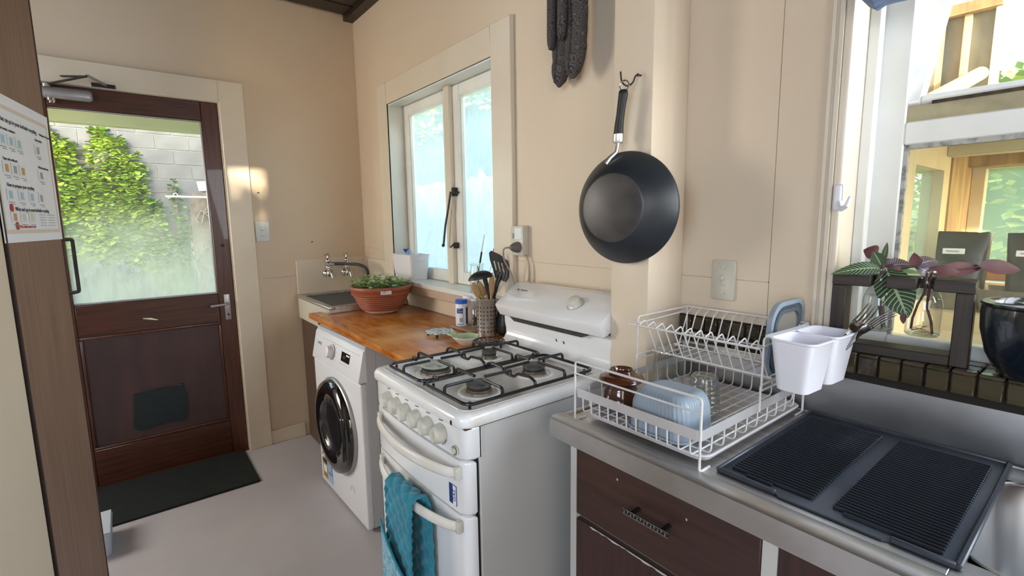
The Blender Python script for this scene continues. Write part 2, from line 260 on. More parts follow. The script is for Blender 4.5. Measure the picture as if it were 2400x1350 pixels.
# ------------------------------------------------------------------ mesh helpers
ORG = {}      # thing / part -> inverse world matrix used when a child mesh is given in world coordinates
def fillet(pts, rad, n=4, closed=False):
    pts = [Vector(p) for p in pts]; out = []; k = len(pts)
    for i, p in enumerate(pts):
        if not closed and i in (0, k-1): out.append(p); continue
        a = pts[i-1]-p; b = pts[(i+1) % k]-p; d = min(rad, a.length*.49, b.length*.49)
        a.normalize(); b.normalize(); A = p+a*d; B = p+b*d
        for j in range(n+1):
            t = j/n; out.append(A*(1-t)**2+p*2*t*(1-t)+B*t*t)
    return out
class MB:
    def __init__(s): s.b = bmesh.new(); s.uv = None
    def box(s, x0, x1, y0, y1, z0, z1, bev=0.0, seg=2, M=None):
        g = bmesh.ops.create_cube(s.b, size=1.0)['verts']
        bmesh.ops.scale(s.b, verts=g, vec=(abs(x1-x0), abs(y1-y0), abs(z1-z0)))
        bmesh.ops.translate(s.b, verts=g, vec=((x0+x1)/2, (y0+y1)/2, (z0+z1)/2))
        if bev:
            es = list({e for v in g for e in v.link_edges})
            res = bmesh.ops.bevel(s.b, geom=es, offset=bev, segments=seg, affect='EDGES', profile=0.5)
            g = list({v for f_ in res['faces'] for v in f_.verts})
            # collect the whole connected island
            st = list(g); seen = set(g)
            while st:
                v = st.pop()
                for e in v.link_edges:
                    o = e.other_vert(v)
                    if o not in seen: seen.add(o); st.append(o)
            g = list(seen)
        if M is not None: bmesh.ops.transform(s.b, verts=g, matrix=M)
        return s
    def tube(s, pts, r, seg=8, closed=False, cap=True):
        pts = [Vector(p) for p in pts]; n = len(pts); rr = r if isinstance(r, (list, tuple)) else [r]*n
        rings = []; t0 = (pts[1]-pts[0]).normalized(); nrm = t0.orthogonal().normalized()
        for i, p in enumerate(pts):
            if closed: t = (pts[(i+1) % n]-pts[i-1])
            else: t = (pts[min(i+1, n-1)]-pts[max(i-1, 0)])
            if t.length < 1e-9: t = t0.copy()
            t.normalize(); nrm = nrm-t*nrm.dot(t)
            if nrm.length < 1e-6: nrm = t.orthogonal()
            nrm.normalize(); bi = t.cross(nrm)
            rings.append([s.b.verts.new(p+(nrm*cos(2*pi*k/seg)+bi*sin(2*pi*k/seg))*rr[i]) for k in range(seg)])
        for i in range(n if closed else n-1):
            A, B = rings[i], rings[(i+1) % n]
            off = 0
            if closed and i == n-1:
                off = min(range(seg), key=lambda o: (A[0].co-B[o].co).length)
            for k in range(seg):
                s.b.faces.new((A[k], A[(k+1) % seg], B[(k+1+off) % seg], B[(k+off) % seg]))
        if cap and not closed:
            s.b.faces.new(rings[0][::-1]); s.b.faces.new(rings[-1])
        return s
    def lathe(s, prof, c=(0, 0, 0), seg=32, M=None, sx=1.0, sy=1.0):
        rings = []; c = Vector(c)
        for (r_, z) in prof:
            if r_ < 1e-6: rings.append([s.b.verts.new(c+Vector((0, 0, z)))])
            else: rings.append([s.b.verts.new(c+Vector((r_*sx*cos(2*pi*k/seg), r_*sy*sin(2*pi*k/seg), z))) for k in range(seg)])
        for A, B in zip(rings, rings[1:]):
            for k in range(seg):
                k2 = (k+1) % seg
                if len(A) == 1 and len(B) == 1: continue
                if len(A) == 1: s.b.faces.new((A[0], B[k2], B[k]))
                elif len(B) == 1: s.b.faces.new((A[k], A[k2], B[0]))
                else: s.b.faces.new((A[k], A[k2], B[k2], B[k]))
        if M is not None: bmesh.ops.transform(s.b, verts=[v for R_ in rings for v in R_], matrix=M)
        return s
    def prism(s, poly, ax, a, b, M=None, bev=0.0):
        def P(p, t):
            return {'x': (t, p[0], p[1]), 'y': (p[0], t, p[1]), 'z': (p[0], p[1], t)}[ax]
        A = [s.b.verts.new(P(p, a)) for p in poly]; B = [s.b.verts.new(P(p, b)) for p in poly]; n = len(poly)
        fs = [s.b.faces.new(A[::-1]), s.b.faces.new(B)]
        for i in range(n): fs.append(s.b.faces.new((A[i], A[(i+1) % n], B[(i+1) % n], B[i])))
        if bev:
            es = list(fs[0].edges)+list(fs[1].edges)
            bmesh.ops.bevel(s.b, geom=es, offset=bev, segments=2, affect='EDGES', profile=0.5)
        if M is not None: bmesh.ops.transform(s.b, verts=A+B, matrix=M)
        return s
    def loft(s, rings, cap=True, closed=True):
        R_ = [[s.b.verts.new(p) for p in ring] for ring in rings]
        for A, B in zip(R_, R_[1:]):
            n = len(A)
            for k in range(n if closed else n-1): s.b.faces.new((A[k], A[(k+1) % n], B[(k+1) % n], B[k]))
        if cap: s.b.faces.new(R_[0][::-1]); s.b.faces.new(R_[-1])
        return s
    def sphere(s, c, r_, seg=12, sc=(1, 1, 1)):
        g = bmesh.ops.create_uvsphere(s.b, u_segments=seg, v_segments=max(6, seg//2), radius=r_)['verts']
        bmesh.ops.scale(s.b, verts=g, vec=sc); bmesh.ops.translate(s.b, verts=g, vec=c); return s
    def grid(s, fn, nu, nv, closed_u=False):
        V = [[s.b.verts.new(fn(i/nu, j/nv)) for j in range(nv+1)] for i in range(nu+1)]
        for i in range(nu):
            for j in range(nv): s.b.faces.new((V[i][j], V[i+1][j], V[i+1][j+1], V[i][j+1]))
        return s
    def leaf(s, base, d, up, L_, w, droop=0.3, nu=8, cup=0.15, shape=1.0):
        """one leaf blade with a uv (u along, v across)"""
        if s.uv is None: s.uv = s.b.loops.layers.uv.new('UVMap')
        base = Vector(base); d = Vector(d).normalized(); up = Vector(up); side = d.cross(up).normalized(); up = side.cross(d).normalized()
        V = []
        for i in range(nu+1):
            t = i/nu; hw = w*0.5*(sin(pi*min(1, t**0.8)))**(0.8*shape)+0.0005
            c = base+d*(L_*t)-up*(droop*L_*t*t)
            V.append([s.b.verts.new(c+side*(hw*q)+up*(abs(q)*cup*hw)) for q in (-1, -.5, 0, .5, 1)])
        for i in range(nu):
            for j in range(4):
                fc = s.b.faces.new((V[i][j], V[i+1][j], V[i+1][j+1], V[i][j+1]))
                us = (i/nu, (i+1)/nu, (i+1)/nu, i/nu); vs = (j, j, j+1, j+1)
                for lp, a_, b_ in zip(fc.loops, us, vs): lp[s.uv].uv = (a_, (b_-2)/2)
        return s
    def solid(s, th):
        bmesh.ops.recalc_face_normals(s.b, faces=s.b.faces[:])
        bmesh.ops.solidify(s.b, geom=s.b.faces[:], thickness=th); return s
    def mesh(s, name, inv=None):
        if inv is not None: s.b.transform(inv)
        bmesh.ops.recalc_face_normals(s.b, faces=s.b.faces[:])
        me = bpy.data.meshes.new(name); s.b.to_mesh(me); s.b.free(); return me
def link(name, me, m, parent=None, smooth=True, ang=40):
    if m is not None: me.materials.append(m)
    o = bpy.data.objects.new(name, me); COL.objects.link(o)
    if parent is not None: o.parent = parent; ORG[o.name] = ORG.get(parent.name)
    if smooth and len(me.polygons):
        me.polygons.foreach_set('use_smooth', [True]*len(me.polygons))
        me.set_sharp_from_angle(angle=radians(ang))
    return o
def part(name, mb, m, parent, world=True, smooth=True, ang=40):
    return link(name, mb.mesh(name, ORG.get(parent.name) if world else None), m, parent, smooth, ang)
def tag(o, label, cat=None, group=None, kind=None):
    if label: o['label'] = label
    if cat: o['category'] = cat
    if group: o['group'] = group
    if kind: o['kind'] = kind
    return o
def thing(name, label, cat, loc, rz=0.0, group=None, kind=None):
    o = bpy.data.objects.new(name, None); COL.objects.link(o); o.location = loc; o.rotation_euler = (0, 0, rz); o.empty_display_size = 0.05
    ORG[o.name] = (Matrix.Translation(loc) @ Matrix.Rotation(rz, 4, 'Z')).inverted()
    return tag(o, label, cat, group, kind)
def solo(name, mb, m, label, cat, group=None, kind=None, smooth=True, ang=40, mod=None):
    """a thing that is a single mesh: origin at the centre of its base"""
    vs = [v.co for v in mb.b.verts]
    lo = Vector([min(v[i] for v in vs) for i in range(3)]); hi = Vector([max(v[i] for v in vs) for i in range(3)])
    c = Vector(((lo.x+hi.x)/2, (lo.y+hi.y)/2, lo.z)); inv = Matrix.Translation(-c)
    o = link(name, mb.mesh(name, inv), m, None, smooth, ang); o.location = c; ORG[o.name] = inv
    return tag(o, label, cat, group, kind)
def struct(name, mb, m, label, cat='room part', smooth=False):
    return solo(name, mb, m, label, cat, kind='structure', smooth=smooth)
def text(name, body, size, loc, xdir, updir, m, parent, extrude=0.0004, align='CENTER', sxy=(1, 1)):
    cu = bpy.data.curves.new(name, 'FONT'); cu.body = body; cu.size = size; cu.extrude = extrude; cu.align_x = align; cu.align_y = 'CENTER'; cu.resolution_u = 2
    t = bpy.data.objects.new(name, cu); COL.objects.link(t)
    dg = bpy.context.evaluated_depsgraph_get(); me = bpy.data.meshes.new_from_object(t.evaluated_get(dg)); bpy.data.objects.remove(t)
    x = Vector(xdir).normalized(); y = Vector(updir); z = x.cross(y).normalized(); y = z.cross(x)
    Mx = Matrix(((x.x*sxy[0], y.x*sxy[1], z.x, loc[0]), (x.y*sxy[0], y.y*sxy[1], z.y, loc[1]), (x.z*sxy[0], y.z*sxy[1], z.z, loc[2]), (0, 0, 0, 1)))
    inv = ORG.get(parent.name); me.transform((inv @ Mx) if inv is not None else Mx)
    return link(name, me, m, parent, False)
def rr4(x0, x1, y0, y1, rad, z, n=5):
    out = []
    for (cx_, cy_, a0) in ((x1-rad, y1-rad, 0), (x0+rad, y1-rad, pi/2), (x0+rad, y0+rad, pi), (x1-rad, y0+rad, 1.5*pi)):
        for k in range(n+1):
            a = a0+pi/2*k/n; out.append(Vector((cx_+rad*cos(a), cy_+rad*sin(a), z)))
    return out
X, Y, Z = Vector((1, 0, 0)), Vector((0, 1, 0)), Vector((0, 0, 1))
# ================================================================== ROOM SHELL
struct('floor', MB().box(-.12, 5.1, -3.7, .12, -.1, 0), M_floor, 'pale grey sheet vinyl floor with small scuffs', 'floor')
mb = MB().box(-.12, 5.1, -3.7, .12, 2.64, 2.74)
ceil = struct('ceiling', mb, M_ceil, 'dark stained timber ceiling', 'ceiling')
for i in range(7):
    part('board', MB().box(.03+i*.15, .165+i*.15, -3.6, 0, 2.625, 2.64, .004, 1), M_ceil, ceil, smooth=False)
part('beam', MB().box(-.0, 1.3, -.06, 0, 2.60, 2.64), M_ceil, ceil, smooth=False)
mb = MB()
mb.box(-.12, 0, -3.7, -1.63, 0, 2.64); mb.box(-.12, 0, -1.63, -.765, 2.035, 2.64)
mb.box(-.12, 0, -.765, .12, 1.031, 2.64); mb.box(-.12, 0, -.765, .12, 0, 1.029); mb.box(-.12, -.004, -.765, .12, 1.02, 1.04)
struct('wall_left', mb, M_wall, 'cream painted wall with the back door and a low board joint', 'wall')
# long wall with two window openings
mb = MB()
def yw(x0, x1, z0, z1): mb.box(x0, x1, 0, .12, z0, z1)
yw(0, .45, 1.189, 2.64); yw(0, .45, 0, 1.187); yw(.45, 1.53, 2.05, 2.64); yw(.45, 1.53, 0, 1.0)
yw(1.53, 2.634, 1.189, 2.64); yw(1.53, 2.634, 0, 1.187); yw(2.6355, 2.775, 0, 2.64)
yw(2.775, 5.1, 0, 1.03); yw(2.775, 5.1, 2.15, 2.64); yw(4.35, 5.1, 1.03, 2.15)
mb.box(0, .45, .004, .11, 1.17, 1.2); mb.box(1.53, 2.64, .004, .11, 1.17, 1.2); mb.box(2.63, 2.64, .004, .11, 0, 2.64)
struct('wall_back', mb, M_wall, 'cream painted wall with both kitchen windows', 'wall')
struct('wall_post', MB().box(2.26, 2.39, -.16, 0, 0, 2.64, .004, 2), M_post, 'pale boxed post between cooker and sink bench, pan hanging on it', 'post', smooth=True)
mb = MB()
mb.box(5.0, 5.1, -3.7, -2.60, 0, 2.64); mb.box(5.0, 5.1, -2.265, 0, 0, 2.64); mb.box(5.0, 5.1, -2.60, -2.265, 0, 2.185); mb.box(5.0, 5.1, -2.60, -2.265, 2.505, 2.64)  # high opening added so the sun reaches the door casing
struct('wall_right', mb, M_wall, 'cream wall behind the viewer with a high slot added for the sun patch', 'wall')
struct('wall_front', MB().box(-.12, 5.1, -3.7, -3.6, 0, 2.64), M_wall, 'cream wall on the near side of the room', 'wall')

# partition and tall cupboard at the left edge of the view
rz = radians(-10.4)
cup = thing('tall_cupboard', 'tall brown veneered cupboard at left edge, poster on its side', 'cupboard', (1.505, -1.385, 0), rz)
part('side_panel', MB().box(.004, .318, -.018, 0, 0, 2.62), M_panel, cup, False, False)
part('edge_strip', MB().box(-.002, .004, -.020, .001, 0, 2.62), M_edge, cup, False, False)
part('edge_strip', MB().box(.318, .325, -.020, .002, 0, 2.62), M_edge, cup, False, False)
part('carcass', MB().box(.02, .318, -.60, -.018, 0, 2.62), M_panel, cup, False, False)
part('door', MB().box(.0, .018, -.595, -.022, .08, 2.60, .002, 1), M_panel, cup, False, False)
part('handle', MB().tube(fillet([(.004, -.004, 1.180), (-.036, .011, 1.180), (-.036, .011, 1.318), (.004, -.004, 1.318)], .006), .0045, 8), M_dark_metal, cup, False)
pw = MB().box(1.80, 3.05, -1.60, -1.50, 0, 2.62)
o = struct('wall_partition', MB().box(.33, .80, -.12, -.002, 0, 2.64), M_wall, 'cream partition wall at the left edge beyond the brown cupboard side', 'wall')
o.location = Vector((1.505, -1.385, 0)) + Matrix.Rotation(rz, 3, 'Z') @ Vector((.565, -.061, 0)); o.rotation_euler = (0, 0, rz)
# poster
pst = thing('poster', 'white recycling guide poster stuck on the brown cupboard side', 'poster', (1.505, -1.385, 1.32), rz)
def PP(x, z, th=0.0): return (x, .0015+.010*max(0, z-.2)**1.5/.04*.25+th, z)
def sheet(x0, x1, z0, z1, th, nz=8):
    g = MB().grid(lambda a, b: Vector(PP(x0+(x1-x0)*a, z0+(z1-z0)*b, th)), 4, nz); return g.solid(-.0004)
part('paper', sheet(.000, .330, 0, .297, 0, 12), M_paper, pst, False)
for a in ((.012, .318, .018, .026), (.012, .318, .268, .276), (.012, .019, .026, .268), (.311, .318, .026, .268)):
    part('border', sheet(*a, .0006), M_beige, pst, False)
def ptext(body, size, x, z, m=M_print, al='RIGHT'):
    # text reads from the camera side: its left is at larger local x
    c = Vector(PP(x, z, .0012)); Rz = Matrix.Rotation(rz, 3, 'Z'); base = Vector((1.505, -1.385, 1.32))
    text('lettering', body, size, base+Rz @ c, Rz @ Vector((-1, 0, 0)), Z, m, pst, .0002, 'LEFT')
ptext('What can go in your kerbside recycling', .0125, .285, .247)
ptext('Wellington City Council', .007, .07, .246); ptext('Plastic bottles, containers', .008, .29, .228); ptext('Glass bottles', .008, .10, .230); ptext('Paper and cardboard', .008, .285, .168); ptext('Metal tins and cans', .008, .10, .168)
ptext('How to prepare your recycling', .011, .285, .116); ptext("What can't go in your kerbside recycling", .0115, .262, .068)
ptext('If in doubt, leave it out', .009, .25, .022+.010, M_red)
dx = [(.275, .205, M_lblue), (.235, .205, M_lblue), (.195, .205, M_lblue), (.09, .205, M_grey_print), (.275, .148, M_orange), (.235, .148, M_grey_print), (.195, .148, M_orange), (.09, .148, M_grey_print),
      (.275, .095, M_lblue), (.22, .095, M_lblue), (.165, .095, M_lblue), (.11, .095, M_grey_print), (.27, .050, M_orange), (.225, .050, M_beige), (.18, .050, M_beige)]
for x, z, m in dx:
    part('pictogram', sheet(x-.016, x+.016, z-.009, z+.014, .0007, 2), M_sw, pst, False)
    part('pictogram', sheet(x-.009, x+.006, z-.006, z+.009, .0011, 2), m, pst, False)
    for k in range(2): part('small_print', sheet(x-.016, x+.012-k*.01, z-.014-k*.004, z-.0125-k*.004, .0008, 1), M_grey_print, pst, False)
for k in range(5):
    part('small_print', sheet(.10, .135-.004*(k % 2), .058-k*.006, .0595-k*.006, .0008, 1), M_grey_print, pst, False)
    part('small_print', sheet(.04, .085-.006*(k % 2), .058-k*.006, .0595-k*.006, .0008, 1), M_grey_print, pst, False)
for x, z, m in ((.300, .250, flat('teal_print', (0.03, .22, .25))), (.278, .070, M_red), (.262, .034, M_red)):
    o = part('round_mark', MB().lathe([(0, 0), (.0085, 0), (.0085, .0006), (0, .0006)], (0, 0, 0), 16, Matrix.Translation(PP(x, z, .0006)) @ Matrix.Rotation(-pi/2, 4, 'X')), m, pst, False)
# skirting, door casing
struct('trim_5', MB().box(-.10, .004, -1.61, -.79, -.01, .0135, .002, 1), M_doorh, 'dark timber threshold added under the back door to block light', 'threshold')  # strip added to close off sky light under the door
struct('baseboard_left', MB().box(0, .016, -.663, -.462, 0, .085, .003, 1), M_trim, 'cream skirting board between door casing and laundry trough', 'skirting')
mb = MB().box(0, .022, -.785, -.663, 0, 2.132, .003, 1).box(0, .022, -1.74, -.785, 2.014, 2.132, .003, 1).box(0, .022, -1.74, -1.615, 0, 2.014, .003, 1)
mb.box(-.10, 0, -.79, -.765, 0, 2.035).box(-.10, 0, -1.63, -1.61, 0, 2.035).box(-.10, 0, -1.61, -.79, 2.013, 2.035)
struct('trim_1', mb, M_trim, 'cream painted casing around the back door', 'trim')
# ------------------------------------------------------------------ back door
D = thing('door_1', 'dark stained back door with a large misted glass pane', 'door', (-.02, -.79, 0), kind='structure')
dx0, dx1 = -.045, -.006
part('stile', MB().box(dx0, dx1, -.872, -.792, .012, 2.012, .003, 1), M_door, D)
part('stile', MB().box(dx0, dx1, -1.608, -1.487, .012, 2.012, .003, 1), M_door, D)
part('top_rail', MB().box(dx0, dx1, -1.487, -.872, 1.912, 2.012, .003, 1), M_doorh, D)
part('middle_rail', MB().box(dx0, dx1, -1.487, -.872, .80, .962, .003, 1), M_doorh, D)
part('bottom_rail', MB().box(dx0, dx1, -1.487, -.872, .012, .205, .003, 1), M_doorh, D)
dp = part('lower_panel', MB().box(-.034, -.022, -1.49, -.87, .20, .805), M_doorp, D, smooth=False)
for a in ((-1.487, -.872, .785, .80), (-1.487, -.872, .205, .220), (-1.487, -1.474, .22, .785), (-.885, -.872, .22, .785)):
    part('moulding', MB().box(-.024, -.008, *a, .004, 2), M_door, D)
part('cat_flap_cover', MB().prism([(-1.318, .285), (-1.30, .465), (-1.275, .462), (-1.25, .476), (-1.13, .476), (-1.105, .468), (-1.092, .478), (-1.075, .475), (-1.078, .43), (-1.066, .42), (-1.07, .30), (-1.085, .262), (-1.18, .268), (-1.25, .255), (-1.30, .262)], 'x', -.0225, -.016), M_patch, D, smooth=False)
part('cat_flap_rim', MB().tube([(-.017, -1.275+.19*i/8, .470+.010*sin(pi*i/8)) for i in range(9)], .0028, 6), M_doorp, D)
gl = part('glass_pane', MB().box(-.031, -.027, -1.487, -.872, .962, 1.912), M_glass_door, D, smooth=False)
gl.data.transform(Matrix.Translation((0, 0, -1.437))); gl.location = (0, 0, 1.437)
for a in ((-1.487, -.872, .962, .972), (-1.487, -.872, 1.904, 1.912), (-.880, -.872, .97, 1.904)):
    part('glazing_bead', MB().box(-.027, -.018, *a, .002, 1), M_steel_d, D)
h = part('handle_plate', MB().box(-.006, -.002, -.846, -.817, .808, .955, .0015, 2), M_alu, D)
part('lever', MB().tube(fillet([(-.003, -.831, .905), (.045, -.831, .905), (.045, -.92, .899)], .012), [.008]*3+[.0075]*3+[.006], 10) if False else MB().tube(fillet([(-.003, -.831, .905), (.045, -.831, .905), (.045, -.92, .899)], .012), .0065, 10), M_alu, h)
part('keyhole', MB().lathe([(0, 0), (.006, 0), (.006, .002), (0, .002)], (0, 0, 0), 12, Matrix.Translation((-.002, -.831, .838)) @ Matrix.Rotation(pi/2, 4, 'Y')), M_dark_metal, h)
part('lock_cylinder', MB().lathe([(0, 0), (.009, 0), (.009, .004), (.004, .006), (0, .006)], (0, 0, 0), 14, Matrix.Translation((-.006, -.828, 1.235)) @ Matrix.Rotation(pi/2, 4, 'Y')), M_dark_metal, D)
part('scrape_mark', MB().prism([(-1.225, .868), (-1.19, .866), (-1.16, .852), (-1.165, .849), (-1.195, .856), (-1.222, .863)], 'x', -.0062, -.0055), M_trim, D, smooth=False)
cl = part('door_closer', MB().box(-.006, .046, -1.56, -1.315, 1.943, 1.992, .016, 4), M_alu, D)
part('closer_valve', MB().lathe([(.016, 0), (.016, -.012), (.012, -.016), (.010, -.022), (0, -.022)], (.020, -1.465, 1.944), 10), M_chrome, cl)
part('closer_arm', MB().box(-.11, 0, -.008, .008, -.003, .003, .001, 1, M=Matrix.Translation((.135, -1.325, 2.035)) @ Matrix.Rotation(radians(57), 4, 'Z')), M_dark_metal, cl)
part('closer_arm', MB().tube([(.028, -1.475, 2.002), (.135, -1.325, 2.036)], .006, 6), M_dark_metal, cl)
part('closer_arm', MB().tube([(.135, -1.325, 2.040), (.028, -1.262, 2.030)], .007, 6), M_alu, cl)
part('closer_spindle', MB().lathe([(.014, 0), (.014, .014), (0, .014)], (.028, -1.475, 1.99), 12), M_alu, cl)
part('closer_bracket', MB().box(.022, .030, -1.315, -1.225, 2.016, 2.034, .001, 1), M_dark_metal, cl)
# ------------------------------------------------------------------ window 1
w = thing('window_1', 'white twin casement window over the worktop, glass running with condensation', 'window', (.99, 0, 1.03), kind='structure')
part('casing', MB().box(.36, .486, -.022, 0, 1.03, 2.136, .003, 1).box(1.495, 1.628, -.022, 0, 1.03, 2.136, .003, 1).box(.486, 1.495, -.022, 0, 2.016, 2.136, .003, 1), M_trim, w)
part('reveal', MB().box(.45, .486, -.018, .118, 1.0, 2.05).box(1.495, 1.53, -.018, .118, 1.0, 2.05).box(.486, 1.495, -.018, .118, 2.016, 2.05), M_white_trim, w, smooth=False)
part('stop_bead', MB().box(.486, .493, -.012, -.004, 1.03, 2.016).box(.486, .490, -.004, .010, 1.03, 2.016).box(.493, 1.495, -.012, -.004, 2.009, 2.016), M_white_trim, w, smooth=False)
part('sill', MB().box(.36, 1.66, -.060, .118, 1.005, 1.030, .003, 1), M_white_trim, w)
part('apron', MB().box(.36, 1.66, -.055, 0, .965, 1.005, .002, 1), pm('faded_pink_timber', (.56, .42, .33), (.50, .37, .28), rough=.5, scale=5), w)
part('mullion', MB().box(.985, 1.035, .055, .118, 1.03, 2.016, .003, 1), M_trim, w)
def sash(x0, x1, y0, name='sash'):
    s_ = part(name, MB().box(x0, x0+.062, y0, y0+.035, 1.032, 2.014, .003, 1).box(x1-.055, x1, y0, y0+.035, 1.032, 2.014, .003, 1).box(x0+.062, x1-.055, y0, y0+.035, 1.955, 2.014, .003, 1).box(x0+.062, x1-.055, y0, y0+.035, 1.032, 1.095, .003, 1), M_white_trim, w)
    g = part('pane', MB().box(x0+.06, x1-.053, y0+.020, y0+.024, 1.09, 1.96), M_glass_w1, s_, smooth=False)
    c = Vector(((x0+x1)/2, 0, 1.525)); g.data.transform(Matrix.Translation((0, 0, -(1.525-1.03)))); g.location = (0, 0, 1.525-1.03)
    for a, b in (((x0+.062, x0+.070), (1.095, 1.955)), ((x1-.063, x1-.055), (1.095, 1.955))):
        part('putty_line', MB().box(a[0], a[1], y0+.008, y0+.020, b[0], b[1]), M_white_trim, s_, smooth=False)
sash(.490, .990, .080); sash(1.034, 1.492, .078)
part('casement_stay', MB().tube([(1.045, .045, 1.50), (1.035, .040, 1.44), (1.010, .030, 1.33), (.995, .025, 1.235)], .0055, 8).sphere((.993, .024, 1.230), .009, 8), M_dark_metal, w)
part('stay_bracket', MB().box(1.036, 1.062, .055, .078, 1.478, 1.52, .003, 1).box(1.05, 1.075, .05, .078, 1.49, 1.50, .002, 1), M_dark_metal, w)
part('sash_catch', MB().box(1.044, 1.062, .052, .078, 1.215, 1.245, .003, 1).tube([(1.05, .05, 1.235), (1.055, .03, 1.222)], .004, 6), M_dark_metal, w)
# ------------------------------------------------------------------ window 2 (over the sink)
w = thing('window_2', 'white framed window over the sink bench with dusty glass', 'window', (3.5, 0, 1.05), kind='structure')
part('casing', MB().box(2.745, 2.752, -.022, 0, 1.056, 2.15).box(2.752, 2.760, -.017, 0, 1.056, 2.15).box(2.760, 2.768, -.024, 0, 1.056, 2.15).box(2.768, 2.785, -.020, 0, 1.056, 2.15, .004, 2), M_trim, w)
part('casing', MB().box(2.745, 4.45, -.022, 0, 2.10, 2.20, .003, 1).box(4.33, 4.45, -.022, 0, 1.056, 2.10, .003, 1), M_trim, w)
part('reveal', MB().box(2.765, 2.784, -.012, .12, 1.03, 2.15).box(4.33, 4.35, 0, .12, 1.03, 2.15).box(2.784, 4.33, 0, .12, 2.10, 2.15), M_trim, w, smooth=False)
part('stop', MB().box(2.784, 2.806, .075, .105, 1.05, 2.10, .002, 1), M_white_trim, w)
fy0, fy1 = .105, .140
part('frame', MB().box(2.784, 2.858, fy0, fy1, 1.05, 2.10, .003, 1).box(2.858, 4.33, fy0, fy1, 1.503, 1.552, .003, 1).box(2.858, 4.33, fy0, fy1, 1.045, 1.078, .003, 1).box(3.60, 3.66, fy0, fy1, 1.05, 2.10, .003, 1), M_white_trim, w)
g = part('pane', MB().box(2.855, 3.60, fy0+.018, fy0+.022, 1.07, 1.51), M_glass_w2, w, smooth=False)
part('pane', MB().box(3.66, 4.33, fy0+.018, fy0+.022, 1.07, 1.51), M_glass_w2, w, smooth=False)
part('putty_line', MB().box(2.858, 2.866, fy0+.004, fy0+.018, 1.078, 1.503).box(2.866, 3.60, fy0+.004, fy0+.018, 1.494, 1.503), pm('weathered_putty', (.42, .41, .38), (.12, .12, .11), rough=.8, scale=60, lo=.45, hi=.7), w, smooth=False)
# tilted fanlight, leaning outwards at its head
T = Matrix.Translation((0, fy0, 1.592)) @ Matrix.Rotation(radians(-33), 4, 'X')
fan = part('fanlight', MB().box(2.79, 2.880, 0, .03, 0, .62, .003, 1, T).box(2.880, 3.60, 0, .03, 0, .018, .003, 1, T).box(2.880, 3.60, 0, .03, .56, .62, .003, 1, T).box(3.55, 3.60, 0, .03, .0, .62, .003, 1, T), M_white_trim, w)
part('pane', MB().box(2.878, 3.56, .012, .016, .015, .57, M=T), M_glass_w2, fan, smooth=False)
part('cheek', MB().prism([(.10, 1.56), (.105, 2.10), (.44, 2.10)], 'x', 2.775, 2.80), M_white_trim, w, smooth=False)
part('transom', MB().box(2.858, 4.33, fy0+.004, fy1+.01, 1.552, 1.584), pm('yellowed_paint', (.42, .37, .22), (.30, .26, .16), rough=.6, scale=18), w, smooth=False)
part('stain', MB().box(2.90, 3.3, fy0-.001, fy0+.001, 1.5835, 1.590), M_grime_shade, w, smooth=False)
hk = MB().box(2.772, 2.790, -.026, -.018, 1.362, 1.420, .006, 3).tube([(2.786, -.026, 1.38), (2.795, -.040, 1.366), (2.806, -.046, 1.372), (2.812, -.046, 1.392)], [.006, .006, .005, .003], 8)
solo('adhesive_hook', hk, M_whitep, 'small white plastic hook on the casing of the sink window', 'hook')
# rolled blue blind over the sink window
tb = MB()
def blindf(a, b):
    x = 2.805+1.5*a; an = 2*pi*b; rr = .034+.006*noise.noise(Vector((x*22, an*1.5, 0)))+(.004 if a < .02 else 0); rr *= min(1, .35+a*45)
    return Vector((x, -.050+rr*1.0*cos(an), 1.796+rr*1.15*sin(an)))
tb.grid(blindf, 110, 14); tb.box(2.82, 4.29, -.04, -.028, 1.82, 2.10)
solo('rolled_blind', tb, M_bluecloth, 'rolled blue patterned cloth blind over the sink window', 'blind')
# tiled ledge
led = thing('tiled_ledge', 'narrow ledge of small olive-brown glazed tiles under the sink window', 'ledge', (3.5, 0, 1.0))
M_tile = pm('olive_brown_glaze', (.030, .026, .011), (.058, .046, .020), rough=.22, coat=.6, scale=9, bump=.1, bscale=50)
M_tile2 = pm('dark_brown_glaze', (.018, .014, .009), (.038, .028, .015), rough=.22, coat=.6, scale=9, bump=.1, bscale=50)
M_tile3 = pm('pale_brown_glaze', (.10, .072, .045), (.055, .040, .024), rough=.25, coat=.5, scale=9)
M_grout = flat('brown_grout', (.018, .014, .010), .9)
part('grout_bed', MB().box(2.80, 4.35, -.020, -.0005, .99, 1.046).box(2.80, 4.33, 0, .104, 1.0305, 1.046).box(2.392, 2.80, -.006, 0, .895, 1.076), M_grout, led, smooth=False)
def tiles(nx, x0, pitch, mk, mats):
    proto = {}
    for i in range(nx):
        m = mats[(i*7+i//3) % len(mats)]
        if m.name not in proto: proto[m.name] = mk(m)
        me = proto[m.name]; o = bpy.data.objects.new('tile', me); COL.objects.link(o); o.parent = led
        o.location = (x0+i*pitch-3.5, 0, 0); o.rotation_euler = (0, 0, random.uniform(-.006, .006))
def mkt(y0, y1, z0, z1, wdt=.036):
    def f_(m):
        me = MB().box(0, wdt, y0, y1, z0-1.0, z1-1.0, .003, 1).mesh('tile'); me.materials.append(m)
        me.polygons.foreach_set('use_smooth', [True]*len(me.polygons)); me.set_sharp_from_angle(angle=radians(40)); return me
    return f_
tiles(38, 2.806, .0385, mkt(-.030, -.018, 1.006, 1.048), [M_tile, M_tile2, M_tile])
tiles(38, 2.806, .0385, mkt(-.030, -.005, 1.046, 1.054), [M_tile3, M_tile])
tiles(38, 2.806, .0385, mkt(-.003, .034, 1.046, 1.053), [M_tile, M_tile3, M_tile2])
tiles(38, 2.806, .0385, mkt(.036, .073, 1.046, 1.053), [M_tile2, M_tile])
